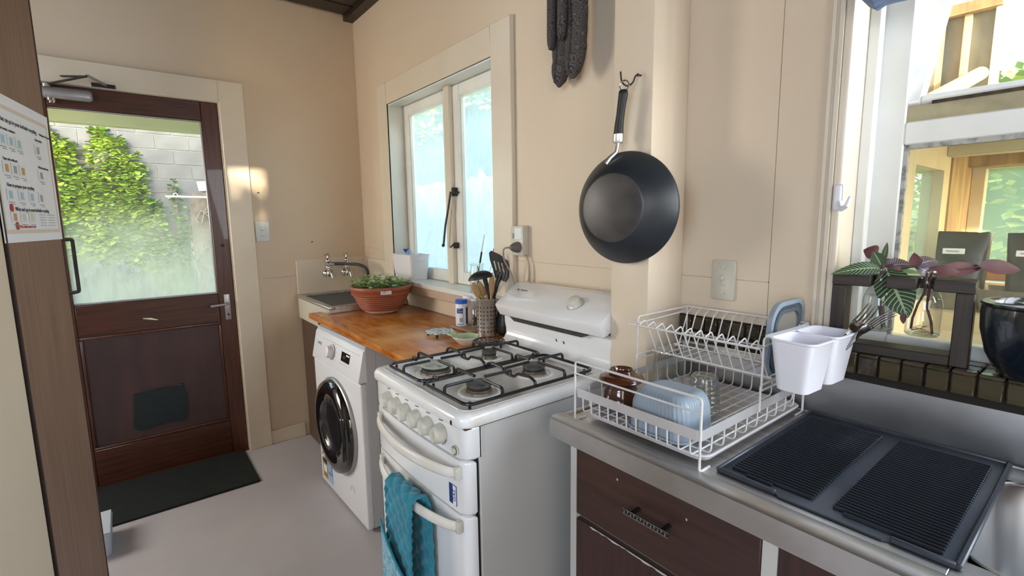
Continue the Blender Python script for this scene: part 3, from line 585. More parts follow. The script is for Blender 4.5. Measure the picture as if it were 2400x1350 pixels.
for k in range(4): tiles(10, 2.396, .0385, mkt(-.014, -.004, 1.036-k*.0385, 1.0725-k*.0385), [M_tile2, M_tile])
# ================================================================== LAUNDRY CORNER
struct('trim_2', MB().box(0, .018, -.448, 0, .915, 1.128, .003, 1), M_trim, 'cream splash board on the door wall behind the two taps', 'splash board')
struct('trim_3', MB().box(.018, .36, -.014, 0, .915, 1.122, .003, 1), M_trim, 'cream splash board on the window wall behind the laundry trough', 'splash board')
t = thing('laundry_trough', 'steel laundry trough in a cream and brown cabinet in the corner', 'trough', (.33, -.23, 0))
part('cabinet', MB().box(.02, .60, -.440, -.03, 0, .772, .003, 1), M_brown_panel, t, smooth=False)
part('tub_side', MB().box(.022, .615, -.452, -.434, .772, .902, .003, 1).box(.022, .615, -.048, -.030, .772, .902).box(.022, .045, -.436, -.046, .772, .902).box(.602, .615, -.436, -.046, .772, .902), M_cream_tub, t)
rim = MB().box(.018, .628, -.462, -.428, .900, .916, .004, 2).box(.018, .628, -.050, -.014, .900, .916, .004, 2).box(.018, .055, -.428, -.050, .900, .916, .003, 1).box(.592, .628, -.428, -.050, .900, .916, .003, 1)
part('rim', rim, M_steel, t)
part('end_flange', MB().box(.610, .629, -.462, -.014, .882, .902, .002, 1), M_steel, t)
M_basin = pm('dark_steel_basin', (.055, .062, .07), (.09, .10, .11), rough=.5, metal=.3, scale=8, rvar=.1)
part('basin', MB().loft([rr4(.046, .601, -.434, -.046, .03, .907), rr4(.054, .594, -.428, -.052, .03, .904), rr4(.085, .565, -.40, -.08, .03, .79), rr4(.11, .54, -.375, -.105, .03, .783)]), M_basin, t, ang=60)
def tap(y, lab, ends_hose):
    t = thing('tap', lab, 'tap', (.018, y, 1.03), group=None)
    bx = .060
    part('flange', MB().lathe([(0, 0), (.026, 0), (.024, .008), (.016, .014), (.012, .020), (0, .020)], (0, 0, 0), 20, Matrix.Translation((.018, y, 1.035)) @ Matrix.Rotation(pi/2, 4, 'Y')), M_chrome, t)
    part('inlet', MB().tube([(.03, y, 1.035), (bx, y, 1.045)], .011, 12), M_chrome, t)
    part('body', MB().lathe([(0, -.012), (.012, -.012), (.016, 0), (.013, .012), (.012, .03), (.016, .038), (.016, .050), (.012, .056), (.013, .075), (.016, .080), (.016, .092), (.009, .102), (.005, .104), (.0045, .122), (0, .122)], (bx, y, 1.03), 18), M_chrome, t)
    hd = MB()
    for a in (0, pi/2):
        c, s_ = cos(a+.5), sin(a+.5)
        hd.tube([(bx-.024*c, y-.024*s_, 1.156), (bx, y, 1.154), (bx+.024*c, y+.024*s_, 1.156)], [.006, .0045, .006], 8)
    hd.lathe([(0, -.006), (.009, -.006), (.010, 0), (.006, .006), (0, .007)], (bx, y, 1.156), 12)
    part('handle', hd, M_chrome, t)
    part('spout', MB().tube(fillet([(bx, y, 1.060), (bx+.045, y+.004, 1.052), (bx+.062, y+.006, 1.012)], .02), .0095, 12), M_chrome, t)
    part('collar', MB().lathe([(0, 0), (.016, 0), (.017, .006), (.016, .014), (0, .014)], (bx, y, 1.083), 6), M_chrome, t)
    if ends_hose: part('hose_outlet', MB().tube([(bx, y, 1.098), (bx+.02, y+.022, 1.098), (bx+.03, y+.034, 1.098)], [.010, .012, .010], 12), M_chrome, t)
    else: part('hose_outlet', MB().tube([(bx, y, 1.098), (bx+.026, y+.012, 1.098)], [.010, .013], 12), M_chrome, t)
    return t
tap(-.268, 'chrome tap nearer the door with the black hose joined to it', True)
tap(-.150, 'chrome tap nearer the corner, behind the black hose', False)
solo('hose', MB().tube(fillet([(.088, -.236, 1.098), (.13, -.185, 1.097), (.22, -.13, 1.095), (.30, -.11, 1.075), (.36, -.13, 1.01), (.375, -.16, .93)], .08, 6), .0095, 10), M_hose, 'black rubber hose looping from the left tap down into the laundry trough', 'hose')

# washing machine
WO = Vector((.648, -.545, 0)); wz = radians(1.2)
t = thing('washing_machine', 'white front loading washing machine with a black porthole under the worktop', 'washing machine', WO, wz)
Wd = .597
part('body', MB().box(.0, Wd, .016, .50, .012, .838, .004, 1), M_washer_side, t, False)
part('side_seam', MB().box(Wd-.0005, Wd+.0008, .060, .0625, .02, .80), M_grey_print, t, False, False)
part('front_panel', MB().box(.0, Wd, -.012, .018, .012, .676, .009, 3), M_washer, t, False)
part('control_panel', MB().prism([(-.018, .680), (-.018, .688), (.008, .812), (.022, .826), (.07, .830), (.07, .680)], 'x', .0, Wd-.002, bev=.004), M_washer, t, False)
part('top', MB().box(-.0, Wd, .03, .50, .826, .842, .004, 2), M_washer_side, t, False)
part('seam', MB().box(.004, Wd-.004, -.008, .02, .6755, .6805), M_grey_print, t, False, False)
sl = radians(-11.8)   # panel slopes backwards
def onp(x, k, off=0.0):    # point on the sloping control panel, k metres up from its foot
    a = math.atan2(.026, .124); return Vector((x, -.018+k*sin(a)-off*cos(a), .688+k*cos(a)+off*sin(a)))
a_ = math.atan2(.026, .124); MP = lambda x, k, off=0.0: Matrix.Translation(onp(x, k, off)) @ Matrix.Rotation(pi/2-a_, 4, 'X')
dl = part('dial', MB().lathe([(0, 0), (.034, 0), (.034, .004), (.029, .006), (.027, .030), (.022, .034), (0, .034)], (0, 0, 0), 36, MP(.262, .064)), M_whitep, t, False)
part('dial_ring', MB().lathe([(.034, .0), (.0355, .0), (.0355, .005), (.034, .005)], (0, 0, 0), 36, MP(.262, .064)), M_steel_d, dl, False)
ds = part('display', MB().box(-.048, .048, -.021, .021, 0, .0015, M=MP(.425, .070)), M_gloss, t, False, False)
part('lit_digits', MB().box(-.026, -.016, -.008, .006, .0015, .0018, M=MP(.425, .070)).box(-.012, -.002, -.008, .006, .0015, .0018, M=MP(.425, .070)), flat('dim_red_digits', (.12, .01, .008)), ds, False, False)
part('white_field', MB().box(.006, .044, .008, .015, .0015, .0018, M=MP(.425, .070)), M_paper, ds, False, False)
for k in range(5): part('button', MB().box(-.006, .006, -.003, .003, 0, .001, M=MP(.372+k*.025, .036)), M_sw, t, False, False)
for k in range(11):
    a = -2.3+k*.46; part('dial_mark', MB().box(-.006, .006, -.0008, .0008, 0, .0005, M=MP(.262+.052*sin(a), .064+.045*cos(a))), M_grey_print, t, False, False)
part('seam_line', MB().box(.12, Wd-.02, -.0006, .0006, 0, .0006, M=MP(0, .108) ), M_grey_print, t, False, False)
wm = Matrix.Translation(WO) @ Matrix.Rotation(wz, 4, 'Z')
text('lettering', 'HAIER', .020, wm @ onp(.085, .075, .001), wm.to_3x3() @ X, wm.to_3x3() @ Vector((0, sin(a_), cos(a_))), M_grey_print, t)
cz = .405; cx = .300; MD = lambda off=0.0: Matrix.Translation((cx, -.012-off, cz)) @ Matrix.Rotation(pi/2, 4, 'X')
dr = part('door', MB().lathe([(.120, .010), (.128, .030), (.150, .042), (.185, .046), (.212, .038), (.226, .018), (.226, .0), (.12, 0)], (0, 0, 0), 56, MD()), M_gloss, t, False)
part('glass_bowl', MB().lathe([(0, .010), (.05, .011), (.09, .014), (.116, .021), (.126, .031)], (0, 0, 0), 48, MD()), pm('dark_porthole_glass', (.012, .012, .015), (.02, .02, .025), rough=.25, coat=.3, scale=5), dr, False)
part('chrome_ring', MB().lathe([(.224, .0), (.231, .002), (.231, .012), (.226, .016)], (0, 0, 0), 56, MD()), M_steel_d, dr, False)
part('door_grip', MB().prism([(cx+.165, .50), (cx+.19, .50), (cx+.20, .405), (cx+.19, .31), (cx+.165, .31), (cx+.175, .405)], 'y', -.068, -.05, bev=.003), M_gloss, dr, False)
part('filter_cover', MB().tube([(.435+.022*cos(a), -.0125, .125+.030*sin(a)) for a in [pi*k/10 for k in range(11)]], .0009, 5), M_grey_print, t, False)
lb = part('energy_label', MB().box(.035, .100, -.0130, -.0118, .045, .165), M_gold, t, False, False)
part('label_patch', MB().box(.046, .090, -.0134, -.0129, .075, .115), M_paper, lb, False, False)
part('label_patch', MB().box(.035, .100, -.0134, -.0129, .125, .148), M_print, lb, False, False)
part('label_patch', MB().box(.035, .060, -.0134, -.0129, .150, .185), M_paper, lb, False, False)
part('red_star', MB().lathe([(0, 0), (.008, 0), (.008, .0006), (0, .0006)], (0, 0, 0), 12, Matrix.Translation((.045, -.0134, .172)) @ Matrix.Rotation(pi/2, 4, 'X')), M_red, lb, False)
lb = part('water_label', MB().box(.110, .170, -.0130, -.0118, .045, .150), M_lbl, t, False, False)
part('label_patch', MB().box(.112, .168, -.0134, -.0129, .047, .085), M_lblue, lb, False, False)
for k in range(4): part('label_line', MB().box(.118, .160-.008*(k % 2), -.0134, -.0129, .10+.009*k, .103+.009*k), M_paper, lb, False, False)
for x, y in ((.05, .06), (.55, .06), (.05, .45), (.55, .45)): part('foot', MB().lathe([(0, 0), (.02, 0), (.018, .013), (0, .013)], (x, y, 0), 12), M_black, t, False)

# worktop
t = thing('worktop', 'orange varnished pine worktop over the washing machine', 'worktop', (1.1, -.26, .85))
part('board', MB().prism([(.522, -.532), (1.722, -.532), (1.722, -.016), (.632, -.016), (.632, -.466), (.522, -.466)], 'z', .852, .880, bev=.003), M_worktop, t)
part('batten', MB().box(.56, .585, -.50, -.47, .775, .852), flat('green_painted_batten', (.03, .13, .12)), t, smooth=False)
part('batten', MB().box(.66, 1.70, -.060, -.02, .845, .852), M_utw, t, smooth=False)
struct('trim_4', MB().box(.632, 1.70, -.014, 0, .880, .962, .003, 1), M_wall, 'low cream board behind the pine worktop', 'splash board')

# bowl of mint
bc = Vector((.755, -.222, .8805))
solo('saucer', MB().lathe([(0, 0), (.068, 0), (.088, .010), (.098, .018), (.096, .020), (.085, .0125), (.062, .004), (0, .004)], bc, 40), M_whitep, 'white saucer under the terracotta planter bowl', 'saucer')
t = thing('planter_bowl', 'round terracotta planter bowl of mint on the worktop, price sticker on its rim', 'planter', bc+Vector((0, 0, .0045)))
R = .178; H = .140; b0 = bc+Vector((0, 0, .0048)); prof = [(0, 0), (.080, 0), (.105, .010)]
for k in range(7):
    z = .020+k*.0105; rr = .105+(.165-.105)*((z-.01)/.09)**.62
    prof += [(rr, z), (rr+.0022, z+.004), (rr+.0005, z+.008)]
prof += [(.166, .094), (.171, .096), (.173, .116), (.177, .118), (.179, H-.004), (.176, H), (.166, H), (.162, H-.010), (.158, .09), (0, .09)]
BK = .885; part('bowl', MB().lathe([(q*BK, z) for q, z in prof], b0, 64), M_terra, t, ang=60)
part('soil', MB().grid(lambda a, b: b0+Vector((.141*a*cos(2*pi*b), .141*a*sin(2*pi*b), .118+.008*noise.noise(Vector((a*8*cos(6.283*b), a*8*sin(6.283*b), 0))))), 10, 28), M_soil, t)
dirv = Vector((3.19, -1.26, 0))-Vector((bc.x, bc.y, 0)); an = math.atan2(dirv.y, dirv.x)
part('price_sticker', MB().grid(lambda a, b: b0+Vector((.1568*cos(an+.15+(a-.5)*.34), .1568*sin(an+.15+(a-.5)*.34), .108+.026*b)), 6, 1).solid(-.0006), M_paper, t, smooth=False)
for q in range(3): part('sticker_print', MB().grid(lambda a, b: b0+Vector((.1576*cos(an+.02+(a)*(.20-.05*q)), .1576*sin(an+.02+(a)*(.20-.05*q)), .127-.006*q+.003*b)), 4, 1).solid(-.0003), M_red if q == 0 else M_grey_print, t, smooth=False)
random.seed(3); lf = MB(); st = MB()
for i in range(64):
    a = random.uniform(0, 2*pi); rr = .118*sqrt(random.random()); x, y = rr*cos(a), rr*sin(a)
    p0 = b0+Vector((x, y, .118)); hgt = random.uniform(.025, .070); lean = Vector((x*.30+random.uniform(-.02, .02), y*.30+random.uniform(-.02, .02), hgt))
    pts = [p0, p0+lean*.5+Vector((0, 0, .006)), p0+lean]; st.tube(pts, .0013, 4)
    for j in range(7):
        f_ = .25+.75*j/6; q = p0+lean*f_; b_ = j*2.4+a; d = Vector((cos(b_), sin(b_), .25+.5*random.random()))
        lf.leaf(q, d, Z, random.uniform(.022, .036), random.uniform(.016, .026), .35, 4)
tag(part('mint_leaves', lf, M_leaf, t), None, kind='stuff'); tag(part('mint_stems', st, M_stem, t), None, kind='stuff')

# storage tub on the sill
t = thing('storage_tub', 'white plastic storage tub with a cut-out handle on the window sill', 'tub', (.62, .02, 1.03))
def shell(box_b, box_t, z0, z1, th, rad, lip=.0):
    (a0, a1, b0_, b1), (c0, c1, d0, d1) = box_b, box_t
    L_ = [rr4(a0, a1, b0_, b1, rad, z0), rr4(c0, c1, d0, d1, rad, z1-.004)]
    if lip: L_ += [rr4(c0-lip, c1+lip, d0-lip, d1+lip, rad+lip, z1-.003)]
    L_ += [rr4(c0-lip, c1+lip, d0-lip, d1+lip, rad+lip, z1), rr4(c0+th, c1-th, d0+th, d1-th, rad-th/2, z1), rr4(a0+th, a1-th, b0_+th, b1-th, rad-th/2, z0+th)]
    return MB().loft(L_)
part('tub', shell((.545, .752, -.044, .062), (.530, .770, -.054, .070), 1.0305, 1.172, .003, .018, .003), M_whitep, t)
gm = MB().tube(fillet([(.7665, -.022, 1.150), (.7665, .040, 1.150), (.766, .034, 1.134), (.766, -.016, 1.134)], .006, 3, True), .0012, 5, True)
part('hand_grip', gm, M_whitep, t)
part('grip_recess', MB().box(.7655, .7662, -.018, .036, 1.135, 1.149), pm('tub_shadowed_plastic', (.66, .66, .74), None, rough=.4), t, smooth=False)
t = thing('dish_brush', 'blue bristled brush with clear head sticking out of the white tub', 'brush', (.62, .0, 1.04))
part('brush_head', MB().lathe([(0, 0), (.030, .0), (.026, .012), (.010, .030), (0, .034)], (.66, .0, 1.165), 20), M_frost, t)
br = MB(); random.seed(5)
for k in range(80): 
    a = random.uniform(-.5, .6); br.tube([(.640, -.004+random.uniform(-.012, .012), 1.176), (.640-.018*cos(a)+random.uniform(-.004, .004), -.006+random.uniform(-.018, .018), 1.180+.020*cos(a))], .0011, 3)
tag(part('bristles', br, M_blue, t), None, kind='stuff')
part('handle', MB().tube([(.66, .0, 1.165), (.60, .0, 1.05)], .006, 8), M_whitep, t)

# things on the sill
t = thing('glass_jar', 'clear glass jar holding a steel skewer and a dark brush on the sill', 'jar', (1.385, -.035, 1.03))
part('jar', MB().lathe([(0, .003), (.030, .003), (.033, .006), (.033, .10), (.028, .114), (.028, .128), (.031, .130), (.031, .136), (.029, .136)], (1.385, -.035, 1.0275), 28), M_jar, t)
t2 = thing('bottle_brush', 'dark brush with a long steel rod standing in the glass jar', 'brush', (1.385, -.035, 1.037))
part('rod', MB().tube([(1.375, -.035, 1.05), (1.393, -.018, 1.20), (1.405, -.005, 1.292)], .0022, 6), M_steel_d, t2)
part('grip', MB().tube([(1.389, -.022, 1.165), (1.3955, -.0155, 1.215)], .0042, 8), M_dark_metal, t2)
part('dark_head', MB().prism([(1.368, 1.035), (1.392, 1.035), (1.400, 1.12), (1.392, 1.152), (1.378, 1.10)], 'y', -.040, -.034), M_greyplug, t2, smooth=False)
t = thing('swing_top_bottle', 'clear swing-top bottle with brown stopper behind the jar', 'bottle', (1.435, .035, 1.03))
part('bottle', MB().lathe([(0, 0), (.030, 0), (.032, .004), (.032, .10), (.018, .135), (.014, .150), (.014, .168), (.016, .170), (.016, .178), (.012, .178)], (1.435, .035, 1.0305), 24), M_jar, t)
part('stopper', MB().lathe([(0, 0), (.013, 0), (.014, .006), (.014, .016), (.011, .020), (0, .020)], (1.435, .035, 1.209), 16), M_tint, t)
part('wire_bail', MB().tube(fillet([(1.435, .017, 1.195), (1.435, .013, 1.175), (1.435, .015, 1.205), (1.435, .035, 1.236), (1.435, .055, 1.205), (1.435, .057, 1.175), (1.435, .053, 1.195)], .006), .0013, 6), M_steel_d, t)

# group beside the cooker
solo('trivet_board', MB().box(1.335, 1.505, -.155, -.03, .8805, .892, .003, 1), wood('pale_board', (.42, .26, .17), (.34, .20, .12), axis=0), 'small wooden board under the salt and pepper', 'board')
t = thing('salt_shaker', 'white salt container with blue cap and navy label', 'salt', (1.372, -.115, .8925))
part('body', MB().lathe([(0, 0), (.0255, 0), (.027, .003), (.027, .092), (.025, .098), (0, .098)], (1.372, -.115, .8925), 28), M_whitep, t)
part('cap', MB().lathe([(0, 0), (.0262, 0), (.0262, .016), (.024, .018), (0, .018)], (1.372, -.115, .9910), 28), M_blue, t)
def cyl_patch(c, rad, a0, a1, z0, z1, m, par, name='label', th=.0005):
    return part(name, MB().grid(lambda a, b: Vector((c[0]+rad*cos(a0+(a1-a0)*a), c[1]+rad*sin(a0+(a1-a0)*a), z0+(z1-z0)*b)), 10, 1).solid(-th), m, par)
sa = math.atan2(-1.26+.115, 3.19-1.372); sc = (1.372, -.115)
lab = cyl_patch(sc, .0272, sa-.85, sa+.25, .900, .972, M_navy, t); cyl_patch(sc, .0272, sa+.75, sa+1.6, .900, .975, M_navy, t)
cyl_patch(sc, .0278, sa-.80, sa+.20, .903, .950, M_paper, lab, 'label_field'); cyl_patch(sc, .0284, sa-.35, sa+.15, .910, .930, M_grey_print, lab, 'bar_code')
sdx = Vector((-sin(sa), cos(sa), 0))
sp = lambda da, z: Vector((sc[0]+.0286*cos(sa+da), sc[1]+.0286*sin(sa+da), z))
text('lettering', 'SALT', .0095, sp(-.15, .958), sdx, Z, M_paper, t, .0002); text('lettering', 'Cerebos', .0085, sp(-.35, .9685), sdx, Z+sdx*.0, M_paper, t, .0002)
t = thing('spice_jar', 'frosted jar with a wide white lid behind the salt container', 'jar', (1.352, -.060, .8925))
part('jar', MB().lathe([(0, 0), (.024, 0), (.026, .003), (.029, .105)], (1.352, -.060, .8925), 24), M_frost, t)
part('lid', MB().lathe([(0, 0), (.031, 0), (.031, .012), (.027, .020), (0, .021)], (1.352, -.060, .9980), 28), M_whitep, t)
t = thing('pepper_grinder', 'clear pepper grinder full of peppercorns with white cap and steel band', 'grinder', (1.445, -.085, .8925))
pc = (1.445, -.085, .8925)
part('glass_body', MB().lathe([(0, 0), (.0245, 0), (.025, .004), (.0215, .05), (.020, .062)], pc, 24), M_jar, t)
part('band', MB().lathe([(.0195, 0), (.0205, 0), (.0205, .020), (.0195, .020)], (pc[0], pc[1], pc[2]+.060), 24), M_chrome, t)
part('cap', MB().lathe([(0, 0), (.020, 0), (.023, .034), (.022, .038), (0, .039)], (pc[0], pc[1], pc[2]+.080), 24), M_frost, t)
part('cap_lid', MB().lathe([(0, 0), (.0235, 0), (.0235, .004), (0, .005)], (pc[0], pc[1], pc[2]+.118), 24), M_whitep, t)
pe = MB(); random.seed(2)
for k in range(170):
    a = random.uniform(0, 6.28); q = .0195*sqrt(random.random()); z = random.uniform(.006, .052); q *= (1-.12*z/.05); pe.sphere((pc[0]+q*cos(a), pc[1]+q*sin(a), pc[2]+z), .0025, 6)
tag(part('peppercorns', pe, pm('peppercorn', (.05, .025, .018), (.015, .01, .008), rough=.7, scale=80), t), None, kind='stuff')
# utensil holder with tools
uc = Vector((1.560, -.112, .8805))
t = thing('utensil_holder', 'perforated stainless steel cylinder holding kitchen tools', 'holder', uc)
part('cylinder', MB().lathe([(0, 0), (.041, 0), (.041, .150), (.0425, .152), (.0425, .155), (.0395, .155), (.0395, .003), (0, .003)], uc, 48), M_steel, t)
ho = MB(); ua = math.atan2(-1.26-uc.y, 3.19-uc.x)
for col_ in range(-4, 5):
    for row in range(7):
        if row in (2, ) and col_ % 3 == 0: continue
        a = ua+col_*.36+.1; zz = .022+row*.0165
        ho.lathe([(0, 0), (.0032, 0), (.0032, .0006), (0, .0006)], (0, 0, 0), 8, Matrix.Translation(uc+Vector((.0410*cos(a), .0410*sin(a), zz))) @ Matrix.Rotation(a, 4, 'Z') @ Matrix.Rotation(pi/2, 4, 'Y'))
part('perforations', ho, M_black, t)
cu_ = Vector((1.600, -.052, .8805))
t = thing('dark_strainer', 'dark perforated pear-shaped strainer standing behind the utensil holder', 'strainer', cu_)
part('body', MB().lathe([(0, 0), (.022, 0), (.036, .010), (.040, .030), (.036, .060), (.026, .095), (.016, .125), (.014, .150), (.011, .150), (.012, .125), (.022, .095), (.032, .060), (.036, .03), (.03, .012), (0, .008)], cu_, 32), M_dark_metal, t)
ho = MB()
for i in range(10):
    for j in range(5):
        a = ua-1.7+i*.4; zz = .02+j*.018; rr = (.0395, .0405, .0372, .0325, .027)[j]
        ho.lathe([(0, 0), (.003, 0), (.003, .0006), (0, .0006)], (0, 0, 0), 8, Matrix.Translation(cu_+Vector((rr*cos(a), rr*sin(a), zz))) @ Matrix.Rotation(a, 4, 'Z') @ Matrix.Rotation(pi/2, 4, 'Y'))
part('perforations', ho, M_black, t)
sx_ = Vector((cos(ua+pi/2), sin(ua+pi/2), 0)).normalized(); sx_ = sx_ if sx_.dot(Vector((.6, .78, 0))) > 0 else -sx_   # direction that reads as 'right' from the aisle
tw = Vector((cos(ua), sin(ua), 0))
def UP(a, z, d=0.0): return uc+sx_*a+Z*z+tw*d
t = thing('ladle', 'black plastic ladle upside up in the utensil holder', 'ladle', UP(0, .01))
part('handle', MB().tube([UP(.022, .012, .01), UP(.016, .16, .01), UP(.004, .205, .012), UP(-.006, .245, .012)], [.006, .0075, .0085, .010], 10), M_black, t)
lb_ = MB()
def lad(a, b):
    th = a*pi*.48; ph = 2*pi*b; v = Vector((.050*sin(th)*cos(ph), .036*sin(th)*sin(ph), .034*cos(th)))
    return UP(-.022, .236, .012)+sx_*v.x+tw*v.y+Z*v.z+Z*(.18*v.x)
lb_.grid(lad, 8, 28); lb_.solid(.0022)
part('bowl', lb_, M_black, t)
t = thing('slotted_turner', 'black slotted turner leaning right in the utensil holder', 'turner', UP(.02, .01))
part('handle', MB().tube([UP(.005, .012, -.01), UP(.028, .150, -.012), UP(.047, .215, -.012), UP(.060, .245, -.012)], [.006, .008, .009, .012], 10), M_black, t)
tp = MB(); blade = [(.030, .250), (.075, .232), (.090, .245), (.092, .300), (.052, .345), (.020, .358), (.012, .350), (.022, .300)]
# blade built as strips between the three slots
def bl(poly): tp.loft([[UP(p[0]+.004, p[1]-.012, -.014) for p in poly], [UP(p[0]+.004, p[1]-.012, -.0175) for p in poly]])
yb_ = lambda x: .285-(x-.026)*.345
bl([(.034, .250), (.078, .230), (.092, .248), (.0935, .2617), (.026, .285)])
for xa, xb in ((.026, .0385), (.0425, .0545), (.0585, .0700), (.0740, .0935)):
    bl([(xa, yb_(xa)-.001), (xb, yb_(xb)-.001), (xb-.009+(.0095 if xb > .09 else 0), yb_(xb)+.040), (xa-.009-(.003 if xa < .03 else 0), yb_(xa)+.040)])
bl([(.014, yb_(.026)+.039), (.094, yb_(.0935)+.039), (.088, .318), (.056, .345), (.020, .362), (.011, .352)])
part('slotted_blade', tp, M_black, t, smooth=False)
for nm, lab, pts, hd in (('wooden_spoon', 'pale wooden spoon leaning left in the utensil holder', [UP(-.010, .012, .02), UP(-.028, .15, .02), UP(-.052, .225, .02)], .015),
                         ('wooden_spoon', 'darker wooden spoon half hidden behind the ladle', [UP(-.004, .012, .0), UP(-.014, .15, -.002), UP(-.026, .225, -.002)], .016),
                         ('wooden_spoon', 'tall narrow wooden spoon beside the slotted turner', [UP(.012, .012, .016), UP(.020, .15, .016), UP(.026, .262, .016)], .0125),
                         ('wooden_spoon', 'short reddish wooden spoon behind the middle of the utensil holder', [UP(.006, .012, -.02), UP(.006, .15, -.022), UP(.005, .215, -.022)], .017)):
    t = thing(nm, lab, 'spoon', pts[0])
    P = [Vector(p) for p in pts]; part('handle', MB().tube([P[0], P[1], P[1].lerp(P[2], .25)], [.0045, .0055, .006], 8), M_utw, t)
    ax_ = (P[2]-P[1]).normalized(); L2 = (P[2]-P[1]).length
    hb = MB(); side = sx_
    hb.loft([[P[1]+ax_*(L2*(.15+.85*k/8)) + side*(hd*sin(pi*min(.97, .12+.86*k/8))**.7*cos(q*pi/6)) + tw*(.004*sin(q*pi/6)*sin(pi*min(.97, .12+.86*k/8))) for q in range(12)] for k in range(9)])
    part('bowl', hb, M_utw, t)
t = thing('wire_whisk', 'steel wire whisk behind the slotted turner', 'whisk', UP(.03, .01))
wh = MB()
for k in range(5):
    a = pi*k/5; d1 = (sx_*cos(a)+tw*sin(a))*.026; c0 = UP(.038, .165, -.022); ax_ = (sx_*.34+Z).normalized()
    wh.tube([c0, c0+ax_*.04+d1*.75, c0+ax_*.085+d1, c0+ax_*.12+d1*.55, c0+ax_*.13, c0+ax_*.12-d1*.55, c0+ax_*.085-d1, c0+ax_*.04-d1*.75, c0], .0007, 5)
part('wires', wh, M_steel, t); part('handle', MB().tube([UP(.012, .012, -.024), UP(.038, .170, -.022)], .005, 8), M_steel, t)
# spoon rest and iron trivet
sr = Vector((1.632, -.262, .8805))
t = thing('spoon_rest', 'green and cream glazed spoon rest with a knotted handle', 'spoon rest', sr)
part('bowl', MB().lathe([(0, .0), (.026, 0), (.030, .004), (.046, .020), (.0535, .030), (.0520, .033)], sr, 36), M_cer, t)
part('glazed_inside', MB().lathe([(0, .007), (.028, .0085), (.044, .021), (.0520, .033), (.0528, .0325)], sr, 36), M_grn, t)
hd = Vector((-.86, -.10, 0)).normalized()
def srh(k, w_, z): return [sr+hd*k+hd.cross(Z)*q*w_+Z*(z+abs(q)**2*.006) for q in (-1, -.5, 0, .5, 1)]
h_ = MB(); secs = [(.040, .030, .018), (.055, .020, .021), (.075, .014, .022), (.095, .017, .024), (.105, .013, .026)]
for (k0, w0, z0), (k1, w1, z1) in zip(secs, secs[1:]):
    pass
h_.loft([[*srh(k, w_, z), *[p-Z*.007 for p in srh(k, w_, z)[::-1]]] for k, w_, z in secs])
part('handle', h_, M_grn, t)
for q in range(3): part('knot', MB().sphere(sr+hd*(.062+.012*q)+hd.cross(Z)*(.006*(q-1))+Z*.029, .0085, 12, (1.2, .8, .7)) if False else MB().tube([sr+hd*(.055+.014*q)-hd.cross(Z)*.012+Z*.024, sr+hd*(.064+.012*q)+Z*.033, sr+hd*(.060+.014*q)+hd.cross(Z)*.012+Z*.024], .0055, 8), M_grn, t)
tv = Vector((1.435, -.262, .8805))
t = thing('iron_trivet', 'pale scrollwork trivet on small dark feet beside the spoon rest', 'trivet', tv)
sc_ = MB()
for k in range(8):
    a = 2*pi*k/8; c, s_ = cos(a), sin(a); pr = lambda q, w_: tv+Vector((q*c-w_*s_, q*s_+w_*c, .017))
    sc_.tube([pr(.012, 0), pr(.030, .014), pr(.050, .012), pr(.060, 0), pr(.050, -.012), pr(.030, -.014), pr(.012, 0)], .0032, 6)
sc_.tube([tv+Vector((.038*cos(a), .038*sin(a), .017)) for a in [2*pi*k/24 for k in range(24)]], .003, 6, True)
part('scrollwork', sc_, pm('pale_blue_enamel', (.62, .70, .70), (.45, .56, .60), rough=.35, scale=60), t)
for k in range(4): a = pi/4+k*pi/2; part('foot', MB().lathe([(0, 0), (.0055, 0), (.0055, .014), (0, .014)], tv+Vector((.052*cos(a), .052*sin(a), 0)), 10), M_black, t)
# ================================================================== WALL FITTINGS
def rounded_plate(cx_, cz_, w_, h_, th, y, rad=.006, n=4):
    return MB().loft([[Vector((p.x, y-d, p.y)) for p in [Vector((q.x, q.y, 0)) for q in rr4(cx_-w_/2+e, cx_+w_/2-e, cz_-h_/2+e, cz_+h_/2-e, rad, 0, n)]] for d, e in ((0, 0), (th-.002, 0), (th, .002))])
t = thing('light_switch', 'cream toggle switch plate above the dish rack', 'switch', (2.518, 0, 1.13))
part('plate', rounded_plate(2.518, 1.184, .066, .108, .007, 0), M_plate, t)
part('toggle_frame', rounded_plate(2.518, 1.184, .016, .032, .0085, 0, .002), M_plate, t)
part('toggle', MB().box(2.513, 2.523, -.0145, -.008, 1.184, 1.197, .002, 1), M_plate, t)
for z in (1.150, 1.220): part('screw', MB().lathe([(0, 0), (.0055, 0), (.0055, .003), (0, .0042)], (0, 0, 0), 12, Matrix.Translation((2.518, -.007, z)) @ Matrix.Rotation(pi/2, 4, 'X')), M_plate, t)
t = thing('light_switch', 'white two-gang switch plate on the wall beside the door', 'switch', (0, -.618, 1.25))
part('plate', MB().box(0, .009, -.655, -.582, 1.250, 1.366, .003, 2), M_sw, t)
for z in (1.292, 1.326): 
    r__ = part('rocker', MB().box(.008, .0125, -.629, -.609, z-.010, z+.010, .002, 1), M_sw, t); part('rocker_gap', MB().box(.0088, .0094, -.631, -.607, z-.0125, z-.0105), M_grey_print, r__, smooth=False)
t = thing('power_socket', 'cream power socket at the edge of the window casing, plug in its lower outlet', 'socket', (1.665, 0, 1.21))
part('box', MB().box(1.632, 1.706, -.034, 0, 1.212, 1.330, .003, 2), M_plate, t)
part('switch_rocker', MB().box(1.642, 1.652, -.038, -.033, 1.280, 1.300, .002, 1), M_grey_print, t)
